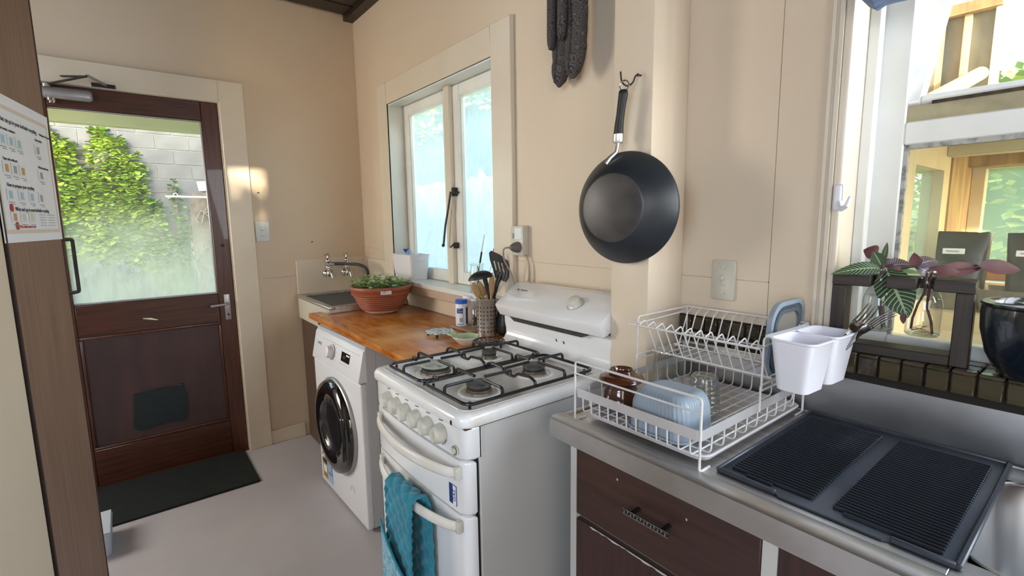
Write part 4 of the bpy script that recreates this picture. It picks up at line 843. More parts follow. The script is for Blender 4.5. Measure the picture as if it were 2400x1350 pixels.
for (x, z, r_) in ((1.672, 1.306, .4), (1.688, 1.306, -.4), (1.680, 1.290, 0)): part('slot', MB().box(-.0012, .0012, -.0006, .0, -.006, .006, M=Matrix.Translation((x, -.034, z)) @ Matrix.Rotation(r_, 4, 'Y')), M_print, t, smooth=False)
part('outlet_face', MB().box(1.658, 1.700, -.036, -.033, 1.276, 1.322, .001, 1), M_sw, t)
t = thing('power_plug', 'grey plug with a beige cord dropping behind the cooker', 'cord', (1.675, -.036, 1.24))
part('plug', MB().lathe([(0, 0), (.021, 0), (.022, .006), (.019, .020), (.012, .034), (.008, .040), (0, .040)], (0, 0, 0), 18, Matrix.Translation((1.678, -.034, 1.246)) @ Matrix.Rotation(pi/2, 4, 'X')), M_greyplug, t)
part('cord', MB().tube(fillet([(1.678, -.070, 1.246), (1.66, -.095, 1.246), (1.645, -.085, 1.20), (1.650, -.035, 1.12), (1.655, -.022, .90), (1.655, -.02, .60)], .04), .0035, 8), M_cord, t)
for k in range(3): part('cord_loop', MB().tube([(1.70+.022*cos(a)+k*.004, -.018, 1.155+.065*sin(a)-k*.01) for a in [pi*(-.5+j/9) for j in range(10)]], .0022, 6), M_cord, t)
solo('blank_cover', MB().box(.290, .337, -.004, 0, 1.125, 1.246, .001, 1), M_plate, 'blank cream cover plate in the corner left of the window', 'cover plate')
for i, (x, y, z) in enumerate(((.004, -.345, 1.235), (.004, -.628, 1.53))):
    solo('nail', MB().tube([(0, y, z), (.016, y+.004, z+.004)], .0018, 6).sphere((.017, y+.004, z+.004), .003, 8), M_dark_metal, ('bent nail in the door wall above the two taps', 'small nail beside the door casing above the switch')[i], 'nail')
# pan hanging on the post
t = thing('pan_hook', 'black screw hook at the top of the pan handle', 'hook', (2.352, -.16, 1.71))
part('hook', MB().tube(fillet([(2.352, -.160, 1.722), (2.350, -.180, 1.722), (2.346, -.185, 1.700), (2.335, -.196, 1.692), (2.322, -.202, 1.705), (2.320, -.204, 1.732)], .012), .0022, 8).sphere((2.351, -.172, 1.722), .004, 8), M_dark_metal, t)
pcn = Vector((2.330, -.184, 1.380)); PT = Matrix.Translation(pcn) @ Matrix.Rotation(radians(7), 4, 'Z') @ Matrix.Rotation(pi/2, 4, 'X') @ Matrix.Diagonal((1.03, 1.0, 1, 1))
t = thing('frying_pan', 'black wok-shaped pan hanging upside down on the post', 'pan', (2.322, -.178, 1.23))
part('pan_body', MB().lathe([(.148, .0), (.150, .002), (.150, .005), (.147, .010), (.130, .032), (.110, .054), (.094, .067), (.088, .070)], (0, 0, 0), 72, PT).lathe([(.146, .001), (.126, .032), (.106, .052), (.088, .067), (0, .067)], (0, 0, 0), 72, PT), M_pan, t)
part('pan_base', MB().lathe([(.090, .068), (.089, .0715), (.085, .0728), (0, .0728)], (0, 0, 0), 64, PT), M_panb, t)
part('bracket', MB().tube([(2.296, -.228, 1.497), (2.303, -.222, 1.512), (2.314, -.208, 1.528), (2.316, -.204, 1.556)], [.008, .007, .0055, .0055], 10), M_steel, t)
part('ferrule', MB().lathe([(0, 0), (.013, 0), (.0145, .004), (.0145, .022), (0, .022)], (2.316, -.204, 1.552), 20, None), M_steel, t)
part('grip', MB().loft([[Vector((x+w_*cos(q*pi/8), -.204+.75*w_*sin(q*pi/8), z)) for q in range(16)] for x, z, w_ in ((2.316, 1.574, .0145), (2.318, 1.60, .0130), (2.322, 1.625, .0122), (2.326, 1.65, .0128), (2.330, 1.672, .0138), (2.330, 1.680, .0130), (2.330, 1.684, .010))]), M_black, t)
part('hanging_ring', MB().tube([(2.332+.0125*cos(a), -.203+.003*cos(a), 1.694+.0135*sin(a)) for a in [2*pi*k/20 for k in range(20)]], .0022, 8, True), M_chrome, t)
for p0, p1 in (((2.385, 1.40), (2.42, 1.412)), ((2.30, 1.352), (2.312, 1.350))):
    pass
# oven mitts on the wall
def mitt(cx_, zb, wd, lab, thumb, y0):
    t = thing('oven_mitt', lab, 'oven mitt', (cx_, y0, zb))
    n = 22; rings = []
    for k in range(n+1):
        s_ = k/n; z = zb+s_*.38; ww = wd*(.42+.62*min(1, sin(min(1, s_*5)*pi/2)))*(1+.10*s_); dp = .024*min(1, .35+sin(min(1, s_*6)*pi/2)); wob = .004*noise.noise(Vector((cx_*40, z*30, 0)))
        if k == 0: ww *= .35; dp *= .4
        rings.append([Vector((cx_+.010*sin(s_*4)+s_*.012+wob+ww/2*cos(q*pi/12), y0+dp*sin(q*pi/12)*(1+.15*noise.noise(Vector((q, z*50, cx_)))), z)) for q in range(24)])
    part('mitt_body', MB().loft(rings), M_paisley, t)
    tz = zb+.115; rings = []
    for k in range(13):
        s_ = k/12; z = tz+s_*.17; ww = .036*(.45+.55*min(1, sin(min(1, s_*4)*pi/2))); 
        if k == 0: ww *= .4
        rings.append([Vector((cx_+thumb+ww/2*cos(q*pi/8)-thumb*.3*s_, y0-.032+.014*sin(q*pi/8), z)) for q in range(16)])
    part('thumb', MB().loft(rings), M_paisley, t)
    part('seam', MB().tube([(cx_+.010*sin(s_*4)+s_*.012, y0-.026, zb+.012+s_*.34) for s_ in [k/16 for k in range(17)]], .0016, 6), M_dark_metal, t)
mitt(1.925, 1.800, .074, 'dark paisley oven mitt on the left of the hanging pair', -.004, -.045)
mitt(2.020, 1.803, .080, 'dark paisley oven mitt on the right of the hanging pair', -.020, -.075)
solo('mitt_hook', MB().tube([(1.975, 0, 2.20), (1.975, -.10, 2.20), (1.975, -.115, 2.215)], .003, 8), M_dark_metal, 'wall hook above the oven mitts', 'hook')
# ================================================================== COOKER
sx0, sx1 = 1.752, 2.272
t = thing('gas_cooker', 'white freestanding gas cooker with four burners and two oven doors', 'cooker', (2.012, -.35, 0))
part('body', MB().box(sx0+.004, sx1-.004, -.640, -.02, .03, .868, .003, 1), M_stove_side, t, smooth=False)
part('dark_gap', MB().box(sx0+.012, sx1-.010, -.650, -.640, .05, .80), M_black, t, smooth=False)
def front(y_edge, bow, rad, n=16, x0=sx0, x1=sx1, yb=-.635):
    """outline in plan of a slightly bowed front with rounded corners"""
    pts = [(x0, yb)]; cx0, cx1 = x0+rad, x1-rad
    for k in range(5): a = pi+pi/2*k/5; pts.append((cx0+rad*cos(a), y_edge+rad+rad*sin(a)))
    for k in range(n+1): s_ = k/n; pts.append((cx0+(cx1-cx0)*s_, y_edge-bow*sin(pi*s_)))
    for k in range(1, 6): a = 1.5*pi+pi/2*k/5; pts.append((cx1+rad*cos(a), y_edge+rad+rad*sin(a)))
    return pts+[(x1, yb)]
part('control_panel', MB().prism(front(-.682, .008, .024), 'z', .789, .868, bev=.005), M_enamel, t)
part('side_gap', MB().box(sx1-.0005, sx1+.0008, -.641, -.638, .79, .868), M_grime_shade, t, smooth=False)
d1 = part('oven_door', MB().prism(front(-.684, .008, .026, yb=-.652), 'z', .648, .783, bev=.006), M_enamel, t)
d2 = part('oven_door', MB().prism(front(-.684, .008, .026, yb=-.652), 'z', .060, .642, bev=.006), M_enamel, t)
part('kickboard', MB().box(sx0+.02, sx1-.02, -.62, -.60, 0, .06), M_black, t, smooth=False)
for par, z in ((d1, .756), (d2, .618)):
    hb = MB(); rings = []
    for k in range(25):
        s_ = k/24; x = 1.800+.452*s_; y = -.688-.050*(sin(pi*min(1, max(0, s_)))**.6); hh = .013+.002*sin(pi*s_)
        rings.append([Vector((x, y+.008*cos(q*pi/6), z+hh*sin(q*pi/6)-.0)) for q in range(12)])
    hb.loft(rings); part('handle', hb, M_handle, par)
    for x in (1.803, 2.249): part('handle_boss', MB().box(x-.008, x+.008, -.700, -.682, z-.016, z+.016, .004, 2), M_knob, par)
st_ = part('gas_sticker', MB().box(2.196, 2.232, -.6865, -.6850, .660, .712, M=None), M_navy, d1, smooth=False)
part('sticker_white', MB().box(2.217, 2.231, -.6872, -.6862, .661, .711), M_paper, st_, smooth=False)
text('lettering', 'GAS', .017, (2.224, -.6875, .686), (0, 0, 1), (-1, 0, 0), M_navy, st_, .0002)
# hob pan: rounded slab with a sunk well
def rrp(x0, x1, y0, y1, rad, z, n=6): return rr4(x0, x1, y0, y1, rad, z, n)
hob = MB()
R0 = rrp(sx0-.002, sx1+.002, -.694, -.02, .034, .868)
L_ = [rrp(sx0, sx1, -.690, -.02, .032, .868), rrp(sx0-.003, sx1+.003, -.694, -.02, .034, .874), rrp(sx0-.003, sx1+.003, -.694, -.02, .034, .890), rrp(sx0+.002, sx1-.002, -.688, -.024, .032, .899), rrp(sx0+.012, sx1-.012, -.676, -.032, .028, .902), rrp(sx0+.026, sx1-.026, -.662, -.150, .030, .901), rrp(sx0+.034, sx1-.034, -.654, -.158, .026, .892)]
hob.loft(L_)
part('hob', hob, M_hob, t, ang=50)
part('hob_rim', MB().tube([p+Z*.0 for p in rrp(sx0+.020, sx1-.020, -.668, -.040, .030, .8995)], .0035, 6, True), M_enamel, t)
part('hob_shadow_gap', MB().box(sx0+.003, sx1-.0015, -.68, -.03, .8655, .8690), M_grime_shade, t, smooth=False)
part('enamel_chip', MB().prism([(2.228, .872), (2.234, .872), (2.235, .882), (2.229, .884), (2.226, .878)], 'y', -.6948, -.690), M_black, t, smooth=False)
# splashback hood
hx0, hx1 = sx0-.004, sx1-.012
hoodp = [(-.020, .900), (-.020, 1.112), (-.070, 1.120), (-.105, 1.116), (-.200, 1.052), (-.206, 1.046), (-.204, 1.036), (-.186, 1.006), (-.165, 1.010), (-.13, 1.03), (-.10, 1.00), (-.07, .95)]
part('splashback_hood', MB().prism(hoodp, 'x', hx0, hx1, bev=.005), M_enamel, t, ang=30)
cove = MB(); cp = [(-.060, .900), (-.060, 1.000), (-.150, 1.004), (-.163, .996), (-.160, .975), (-.152, .950), (-.152, .930), (-.162, .912), (-.185, .902), (-.21, .8995)]
cove.prism(cp, 'x', hx0, hx1+.006, bev=.003)
part('splashback_cove', cove, M_enamel, t, ang=40)
part('vent_slot_shade', MB().prism([(1.80, 1.0065), (1.83, .990), (2.165, .990), (2.20, 1.0065)], 'y', -.182, -.14), M_grime_shade, t, smooth=False)  # solid dark block painted as the shade inside the recessed slot
part('vent_opening_shade', MB().prism([(1.82, 1.0060), (1.845, .996), (2.15, .996), (2.18, 1.0060)], 'y', -.184, -.181), M_black, t, smooth=False)  # black face painting the deepest shade of the slot
hn = Vector((0, -.064, .095)).normalized()      # outward normal of the sloping face
def onh(x, k, off=0): return Vector((x, -.105-.095*k, 1.116-.064*k))+Vector((0, -.558, .83))*off
hm = Matrix(((1, 0, 0), (0, .83, -.558), (0, .558, .83))).to_4x4()
part('timer_knob', MB().lathe([(0, 0), (.024, 0), (.026, .002), (.022, .006), (.021, .018), (.017, .021), (0, .0215)], (0, 0, 0), 32, Matrix.Translation(onh(2.112, .50, .0015)) @ hm), M_knob, t)
part('timer_ring', MB().tube([onh(2.112, .50, .0018)+hm.to_3x3() @ Vector((.030*cos(a), .030*sin(a), 0)) for a in [-2.6+k*.2 for k in range(22)]], .0005, 4), M_grey_print, t)
text('lettering', 'SIMPSON', .0095, onh(1.832, .30, .0015), X, (0, .83, .558), M_print, t, .0002)
part('logo_mark', MB().lathe([(0, 0), (.004, 0), (.004, .0006), (0, .0006)], (0, 0, 0), 6, Matrix.Translation(onh(1.800, .30, .0015)) @ hm), M_print, t)
for x, z in ((2.02, .955), (2.055, .953)): part('enamel_chip', MB().prism([(x, z), (x+.003, z-.001), (x+.006, z-.009), (x+.003, z-.007)], 'y', -.1555, -.150), M_print, t, smooth=False)
# control knobs
for i, x in enumerate((1.868, 1.929, 1.990, 2.050, 2.110, 2.171)):
    s_ = (x-sx0)/(sx1-sx0); yf = -.682-.008*sin(pi*s_)
    k_ = part('knob', MB().lathe([(0, 0), (.0245, 0), (.0250, .004), (.0225, .012), (.0215, .018), (0, .018)], (0, 0, 0), 28, Matrix.Translation((x, yf, .830)) @ Matrix.Rotation(pi/2, 4, 'X')), M_knob, t)
    part('knob_grip', MB().loft([[Vector((x+w_*cos(q*pi/12)*(1-.28*max(0, sin(q*pi/12))**2), yf-d, .829+h_*sin(q*pi/12)+.003*max(0, sin(q*pi/12))**6)) for q in range(24)] for d, w_, h_ in ((.006, .0242, .0242), (.016, .0215, .0225), (.024, .0170, .0205), (.0265, .0150, .0185), (.0255, .0110, .0150), (.0235, .0050, .008))]), M_knob, k_)
    for q in range(4): part('flame_mark', MB().box(x+.0-.010+q*.0052, x-.010+q*.0052+.0032, yf-.0015, yf-.0004, .8615+.0006*q, .8630+.0006*q), M_print, k_, smooth=False)
ig = part('ignition_button', MB().lathe([(0, 0), (.0125, 0), (.0125, .003), (.009, .004), (.007, .003), (.007, .008), (0, .009)], (0, 0, 0), 22, Matrix.Translation((2.232, -.684, .806)) @ Matrix.Rotation(pi/2, 4, 'X')), M_knob, t)
part('ring', MB().tube([(2.232+.0105*cos(a), -.6885, .806+.0105*sin(a)) for a in [2*pi*k/18 for k in range(18)]], .0007, 4, True), M_grime_shade, ig)
part('dial_arc', MB().tube([(2.171+.027*cos(a), -.6895, .829+.027*sin(a)) for a in [-1.4+.14*k for k in range(9)]], .0008, 4), M_print, t)
# burners
for i, (x, y, r_, mt) in enumerate(((1.897, -.545, .042, M_capg), (2.132, -.545, .033, M_cap), (2.105, -.325, .033, M_cap), (1.880, -.330, .024, M_cap))):
    b_ = part('burner', MB().lathe([(0, .892), (r_*1.14, .892), (r_*1.10, .897), (r_*1.04, .898), (r_*1.0, .897), (r_*.98, .912), (0, .912)], (x, y, 0), 40), M_burner, t)
    part('burner_cap', MB().lathe([(0, .911), (r_*.98, .911), (r_*1.05, .913), (r_*1.05, .9175), (r_*.96, .9200), (0, .9205)], (x, y, 0), 40), mt, b_)
    part('dish_ring', MB().lathe([(r_*1.5, .892), (r_*1.55, .8945), (r_*1.75, .8945), (r_*1.8, .892)], (x, y, 0), 40), M_hob, b_)
    part('flame_ports', MB().lathe([(r_*1.005, .903), (r_*1.005, .910)], (x, y, 0), 24), M_black, b_)
    part('spark_plug', MB().lathe([(0, .892), (.003, .892), (.003, .912), (0, .912)], (x-r_*1.2, y+r_*.5, 0), 8), M_cer, b_)
# pan supports
def grate(x0, x1, y0, y1, burners, nm='pan_support'):
    r_ = .0046; z = .9105; H_ = .931; g = MB()
    g.tube(fillet([(x0, y0, z), (x1, y0, z), (x1, y1, z), (x0, y1, z)], .028, 5, True), r_, 8, True)
    yc = (burners[0][1]+burners[1][1])/2
    g.tube(fillet([(x0, yc, z), (x0, yc, z+.012), (x0+.02, yc, H_), (x0+.075, yc, H_-.004), (x0+.09, yc, z+.004), (x1-.09, yc, z+.004), (x1-.075, yc, H_-.004), (x1-.02, yc, H_), (x1, yc, z+.012), (x1, yc, z)], .008, 3), r_*.95, 8)
    for (bx, by, br) in burners:
        e = .020
        for p in (((x0, by), (1, 0)), ((x1, by), (-1, 0))):
            (px, py), (ux, _) = p; L2 = abs(bx-px)-e
            g.tube(fillet([(px, py, z), (px, py, H_), (px+ux*L2, py, H_)], .014, 4), r_*.95, 8)
        far = y1 if by > yc else y0; dy = 1 if far < by else -1
        L2 = abs(by-far)-e
        g.tube(fillet([(bx, far, z), (bx, far, H_), (bx, far+dy*L2, H_)], .014, 4), r_*.95, 8)
        g.tube([(bx, yc, z+.004), (bx, yc+(.0), H_-.002), (bx, by+(yc-by)/abs(yc-by)*e, H_)], r_*.95, 8)
    for (fx, fy) in ((x0+.02, y0+.02), (x1-.02, y0+.02), (x0+.02, y1-.02), (x1-.02, y1-.02)): g.tube([(fx, fy, .892), (fx, fy, z)], .004, 6)
    return part(nm, g, M_iron, t)
grate(1.786, 2.006, -.652, -.205, ((1.897, -.545, 0), (1.880, -.330, 0)))
grate(2.018, 2.238, -.652, -.205, ((2.132, -.545, 0), (2.105, -.325, 0)))
for k, (x, y) in enumerate(((2.012, -.61), (2.012, -.42), (2.012, -.24), (1.79, -.30), (1.79, -.56))): part('support_clip', MB().box(x-.011, x+.011, y-.006, y+.006, .906, .921, .004, 2), M_iron, t)
t = thing('simmer_ring', 'small black wire trivet ring on the rear left burner', 'trivet ring', (1.880, -.330, .936))
sr_ = MB(); c0 = Vector((1.880, -.330, .951))
sr_.tube([c0+Vector((.052*cos(a), .052*sin(a), 0)) for a in [2*pi*k/36 for k in range(36)]], .0026, 7, True)
sr_.tube([c0+Vector((.020*cos(a), .020*sin(a), -.012)) for a in [2*pi*k/20 for k in range(20)]], .002, 6, True)
part('ring', sr_, M_iron, t)
for k in range(16): a = 2*pi*k/16; part('spoke', MB().tube([c0+Vector((.052*cos(a), .052*sin(a), 0)), c0+Vector((.020*cos(a+.25), .020*sin(a+.25), -.012))], .0016, 5), M_iron, t)
for k in range(3): part('bar', MB().tube([c0+Vector((-.045, -.02+k*.02, .001)), c0+Vector((.045, -.02+k*.02, .001))], .0013, 5), M_iron, t)

# quilted double oven glove over the lower handle
t = thing('oven_glove', 'teal quilted double oven glove hanging over the lower oven handle', 'oven glove', (2.0, -.74, .25))
def gx(a, s_): return 1.972+.150*a
def quilt(x, s_): 
    u1 = (x*.95+s_)*44; v1 = (x*.95-s_)*44
    return .0075*(abs(sin(u1*pi*.5))*abs(sin(v1*pi*.5)))**.55
def drape(a, b):       # b runs along the cloth: back bottom -> over the handle -> front bottom
    top = .637; x = gx(a, 0); s_ = b*1.02
    ht = .34; 
    if s_ < ht: p = Vector((x, -.712, top-(ht-s_)-.008)); n = Vector((0, 1, 0))
    elif s_ < ht+.08:
        th = (s_-ht)/.08*pi; p = Vector((x, -.731+.021*cos(th), top-.008+.020*sin(th))); n = Vector((0, -cos(th), sin(th)))*-1 if False else Vector((0, cos(th), sin(th)))
    else: q = s_-ht-.08; p = Vector((x, -.752-.004*min(1, q*6)+.002*sin(a*3+q*9), top-.008-q)); n = Vector((0, -1, 0))
    p.x += .004*sin(b*9)*(.3+a)+(.012 if s_ < ht else 0); p += n*quilt(x, s_)
    return p
g = MB().grid(drape, 56, 260); g.solid(.006)
part('quilted_cloth', g, M_teal, t, ang=80)
for e in (0, 1): part('binding', MB().tube([drape(e, k/90)+Vector((0, 0, 0)) for k in range(91)], .0042, 6), M_teal, t)
def pocket_(a, b):
    q = .155+.335*b+(.060*(1-a)**1.0*-1+.03*abs(a-.35)*0)*(1-b)+.05*(1-b)*a*.9; p = drape(a, min(1, (q+.42)/1.02)); p.x = p.x+(.5-a)*-.004
    return Vector((p.x+.003, -.7765-.006*sin(a*pi), p.z))
g = MB().grid(pocket_, 16, 20); g.solid(.003)
pk = part('pocket', g, M_pocket, t); part('pocket_binding', MB().tube([pocket_(k/24, 0) for k in range(25)], .0035, 6), M_teal, pk)

# ================================================================== SINK BENCH
t = thing('sink_bench', 'stainless steel sink bench top with rolled front edge and upstand', 'bench', (3.3, -.26, .85))
part('bench_top', MB().box(2.384, 3.085, -.470, -.012, .880, .888, .002, 1).box(3.085, 4.35, -.470, -.415, .880, .888).box(3.085, 4.35, -.085, -.012, .880, .888).box(3.75, 4.35, -.415, -.085, .880, .888), M_steel, t)
part('front_edge', MB().prism([(-.470, .880), (-.470, .890), (-.482, .894), (-.508, .894), (-.515, .889), (-.515, .846), (-.508, .846), (-.508, .880)], 'x', 2.380, 4.35, bev=.001), M_steel, t, ang=50)
part('end_edge', MB().box(2.380, 2.386, -.510, -.012, .848, .889, .002, 1).box(2.386, 2.400, -.50, -.012, .886, .893, .003, 2), M_steel, t)
part('upstand', MB().box(2.392, 4.35, -.016, -.006, .886, 1.004, .003, 2), M_steel_d, t)
part('upstand_bead', MB().tube([(2.392, -.020, .890), (4.35, -.020, .890)], .004, 8), M_steel_d, t)
part('sink_bowl', MB().loft([[Vector(p) for p in rr4(3.085, 3.75, -.415, -.085, .05, .888, 6)], rr4(3.089, 3.746, -.411, -.089, .05, .880, 6), rr4(3.105, 3.73, -.395, -.105, .05, .72, 6), rr4(3.14, 3.70, -.36, -.14, .04, .71, 6)], cap=False), M_steel_d, t, ang=60)
part('sink_floor', MB().box(3.12, 3.72, -.38, -.12, .706, .712), M_steel_d, t, smooth=False)
part('bowl_lip', MB().tube(rr4(3.085, 3.75, -.415, -.085, .05, .8885, 6), .003, 6, True), M_steel, t)
solo('sponge', MB().box(3.125, 3.21, -.150, -.075, .889, .921, .010, 3), M_peach, 'peach coloured sponge at the back of the sink', 'sponge')
# cabinet
t = thing('sink_cabinet', 'dark veneered cabinet under the sink bench with chipped drawer edges', 'cabinet', (3.3, -.25, 0))
part('end_panel', MB().box(2.436, 2.455, -.500, -.02, .10, .846), M_cabw, t, smooth=False)
part('frame', MB().box(2.455, 4.3, -.480, -.47, .10, .846).box(2.869, 2.893, -.4995, -.48, .10, .846).box(2.455, 2.869, -.487, -.48, .655, .69), M_cabw, t, smooth=False)
part('carcass', MB().box(2.455, 4.3, -.470, -.02, .10, .70), M_cabw, t, smooth=False)
part('plinth', MB().box(2.46, 4.3, -.44, -.42, 0, .10), M_black, t, smooth=False)
d = part('drawer', MB().box(2.4555, 2.868, -.502, -.482, .680, .844, .002, 1), M_cab, t)
hp = part('drawer_handle', MB().box(2.612, 2.716, -.530, -.527, .768, .779, .001, 1), M_dark_metal, d)
for x in (2.630, 2.700): part('handle_post', MB().tube([(x, -.502, .774), (x, -.528, .774)], .0045, 8), M_dark_metal, hp)
ip = MB()
for k in range(13): ip.box(2.615+k*.0078, 2.615+k*.0078+.0022, -.5312, -.5298, .7705+.002*(k % 2), .7775-.002*((k+1) % 2))
ip.box(2.612, 2.716, -.5308, -.530, .7778, .779).box(2.612, 2.716, -.5308, -.530, .768, .7692)
part('engraved_pattern', ip, M_steel, hp, smooth=False)
for (x, z) in ((2.572, .815), (2.733, .806)): part('paint_fleck', MB().prism([(x, z), (x+.004, z-.001), (x+.003, z-.005), (x+.001, z-.004)], 'y', -.5026, -.5018), M_cabw, d, smooth=False)
def chips(x0, x1, z, par, dn=1):
    random.seed(11); top = []; x = x0
    while x < x1: top.append((x, z-dn*random.uniform(.0005, .0045))); x += random.uniform(.004, .012)
    return part('chipped_edge', MB().prism([(x0, z)]+top+[(x1, z)], 'y', -.5026, -.5016), M_cabw, par, smooth=False)
d = part('cupboard_door', MB().box(2.4555, 2.868, -.502, -.482, .11, .668, .002, 1), M_cabv, t); chips(2.50, 2.80, .6685, d)
d = part('cupboard_door', MB().box(2.895, 3.40, -.502, -.482, .11, .844, .002, 1), M_cabv, t)
d = part('cupboard_door', MB().box(3.405, 3.92, -.502, -.482, .11, .844, .002, 1), M_cabv, t)

# ribbed draining mat
t = thing('draining_mat', 'black ribbed rubber draining mat on the sink bench', 'draining mat', (2.925, -.23, .888))
mt = MB().prism([(2.760, -.445), (2.862, -.445), (2.868, -.452), (3.01, -.452), (3.018, -.445), (3.093, -.445), (3.093, -.026), (2.760, -.026)], 'z', .8885, .8925, bev=.001)
part('base', mt, M_mat, t)
for a_x0, a_x1 in ((2.774, 2.910), (2.938, 3.074)): part('valley_shade', MB().box(a_x0+.002, a_x1-.002, -.425, -.062, .8925, .8929), M_black, t, smooth=False)  # black strips painted for the shadow between the ribs
part('rim', MB().box(2.757, 2.763, -.447, -.024, .8885, .898, .002, 1).box(3.088, 3.096, -.447, -.024, .8885, .898, .002, 1).box(2.763, 3.088, -.030, -.024, .8885, .898, .002, 1).box(2.763, 2.862, -.448, -.441, .8885, .898, .002, 1).box(3.018, 3.09, -.448, -.441, .8885, .898, .002, 1), M_mat, t)
def ribs(x0, x1, ys):
    me = None
    for y in ys:
        if me is None:
            me = MB().box(0, x1-x0, -.0015, .0015, 0, .0066, .0012, 1).mesh('rib'); me.materials.append(M_rib)
        o = bpy.data.objects.new('rib', me); COL.objects.link(o); o.parent = t; o.location = (x0-2.925, y+.23, .8920-.888)
ribs(2.774, 2.910, [-.420+.0098*k for k in range(37)]); ribs(2.938, 3.074, [-.420+.0098*k for k in range(37)])
ribs(2.805, 2.850, [-.4300]); ribs(2.955, 3.074, [-.4300])

# ================================================================== DISH RACK
rx0, rx1, ry0, ry1, rz0 = 2.428, 2.742, -.478, -.030, .888
rack = thing('dish_rack', 'white two-tier wire dish rack on the steel bench', 'dish rack', ((rx0+rx1)/2, (ry0+ry1)/2, rz0))
part('drip_tray', MB().loft([rr4(2.440, 2.736, -.452, -.034, .022, .8985), rr4(2.436, 2.742, -.458, -.030, .026, .9075), rr4(2.438, 2.740, -.456, -.032, .026, .9095), rr4(2.444, 2.734, -.450, -.038, .022, .9085), rr4(2.450, 2.728, -.444, -.044, .020, .9025)]), M_tray, rack, ang=50)
band = MB(); zb0, zb1 = .9475, .9675
L_ = [[Vector((p.x, p.y, z)) for p in rr4(rx0-o_, rx1+o_, ry0-o_, ry1+o_, .010, 0)] for z, o_ in ((zb0, 0), (zb1, 0), (zb1, -.0016), (zb0, -.0016), (zb0, 0))]
band.loft(L_, cap=False); part('band', band, M_wirep, rack)
wr = .0021
def wire(name, pts, r_=wr, fil=.006, closed=False, par=rack):
    return part(name, MB().tube(fillet(pts, fil, 3, closed), r_, 7, closed), M_wire, par)
# end hoops (front and back) with feet
for y, fo in ((ry0, 1), (ry1, -1)):
    wire('end_hoop', [(rx0, y+fo*.035, rz0+wr), (rx0, y, rz0+wr), (rx0, y, 1.030), (rx1, y, 1.030), (rx1, y, rz0+wr), (rx1, y+fo*.035, rz0+wr)], .0026, .008)
    wire('end_rail', [(rx0-.004, y, 1.002), (rx1+.002, y, 1.002)])
# vertical wires carrying on as the floor of the basket
zf = .914
def bar(x): wire('floor_wire', [(x, ry0+.002, zb1-.006), (x, ry0+.004, zf), (x, ry1-.004, zf), (x, ry1-.002, zb1-.006)], .0017, .010)
for k in range(12): bar(rx0+.022+k*(rx1-rx0-.044)/11)
for k in range(9):
    y = ry0+.045+k*(ry1-ry0-.09)/8
    wire('cross_wire', [(rx0+.002, y, zb1-.006), (rx0+.004, y, zf-.003), (rx1-.004, y, zf-.003), (rx1-.002, y, zb1-.006)], .0017, .010)
# upper tier
uy0, uy1, uzb, uzt = -.268, -.040, 1.010, 1.086
for x in (rx0, rx1):
    wire('side_upright', [(x, uy0+.015, zb0), (x, uy0+.015, 1.004), (x, uy1, 1.004), (x, uy1, zb0)], .0024, .006)
    wire('side_upright', [(x, uy0+.018, .992), (x, uy0+.018, 1.104), (x, uy1+.012, 1.104), (x, uy1+.012, .992), (x, uy0+.018, .992)], .0024, .008)
    wire('side_rail', [(x, uy0, uzt), (x, uy1+.012, 1.092)])
wire('front_rail', [(rx0-.012, uy0-.003, uzt), (rx1+.002, uy0-.003, uzt)], .0028)
wire('back_rail', [(rx0, uy1+.012, 1.104), (rx1, uy1+.012, 1.104)], .0024)
wire('bottom_rail', [(rx0+.012, -.205, uzb), (rx1, -.205, uzb)], .0024)
wire('bottom_rail', [(rx0+.012, -.105, uzb), (rx1, -.105, uzb)], .0024)
for k in range(12):
    x = rx0+.016+k*(rx1-rx0-.034)/11
    wire('plate_divider', [(x, uy0-.003, uzt), (x+.004, uy0+.020, 1.098), (x+.010, -.205, uzb), (x+.010, -.105, uzb), (x+.008, -.065, 1.094), (x, uy1+.012, 1.102)], .0017, .005)
part('mid_band', MB().box(rx0+.004, rx1-.004, -.034, -.032, .955, .985), M_wirep, rack, smooth=False)

# things in the rack
t = thing('cutlery_holder', 'white two-compartment cutlery holder hooked on the end of the dish rack', 'holder', (2.81, -.17, 1.0))
HM = Matrix.Translation((2.806, -.168, 0)) @ Matrix.Rotation(radians(-4), 4, 'Z')
def cell(y0, y1):
    m_ = MB(); m_.loft([rr4(-.030, .030, y0+.008, y1-.008, .016, 1.008), rr4(-.043, .043, y0, y1, .018, 1.106), rr4(-.045, .045, y0-.002, y1+.002, .019, 1.108), rr4(-.045, .045, y0-.002, y1+.002, .019, 1.111), rr4(-.0405, .0405, y0+.0025, y1-.0025, .016, 1.111), rr4(-.028, .028, y0+.010, y1-.010, .014, 1.011)])
    bmesh.ops.transform(m_.b, matrix=HM, verts=m_.b.verts[:]); return m_
part('compartment', cell(-.100, -.004), M_whitep, t); part('compartment', cell(.0, .096), M_whitep, t)
part('hook_flange', MB().box(-.058, -.040, -.085, .080, 1.106, 1.1115, .002, 1, HM), M_whitep, t)
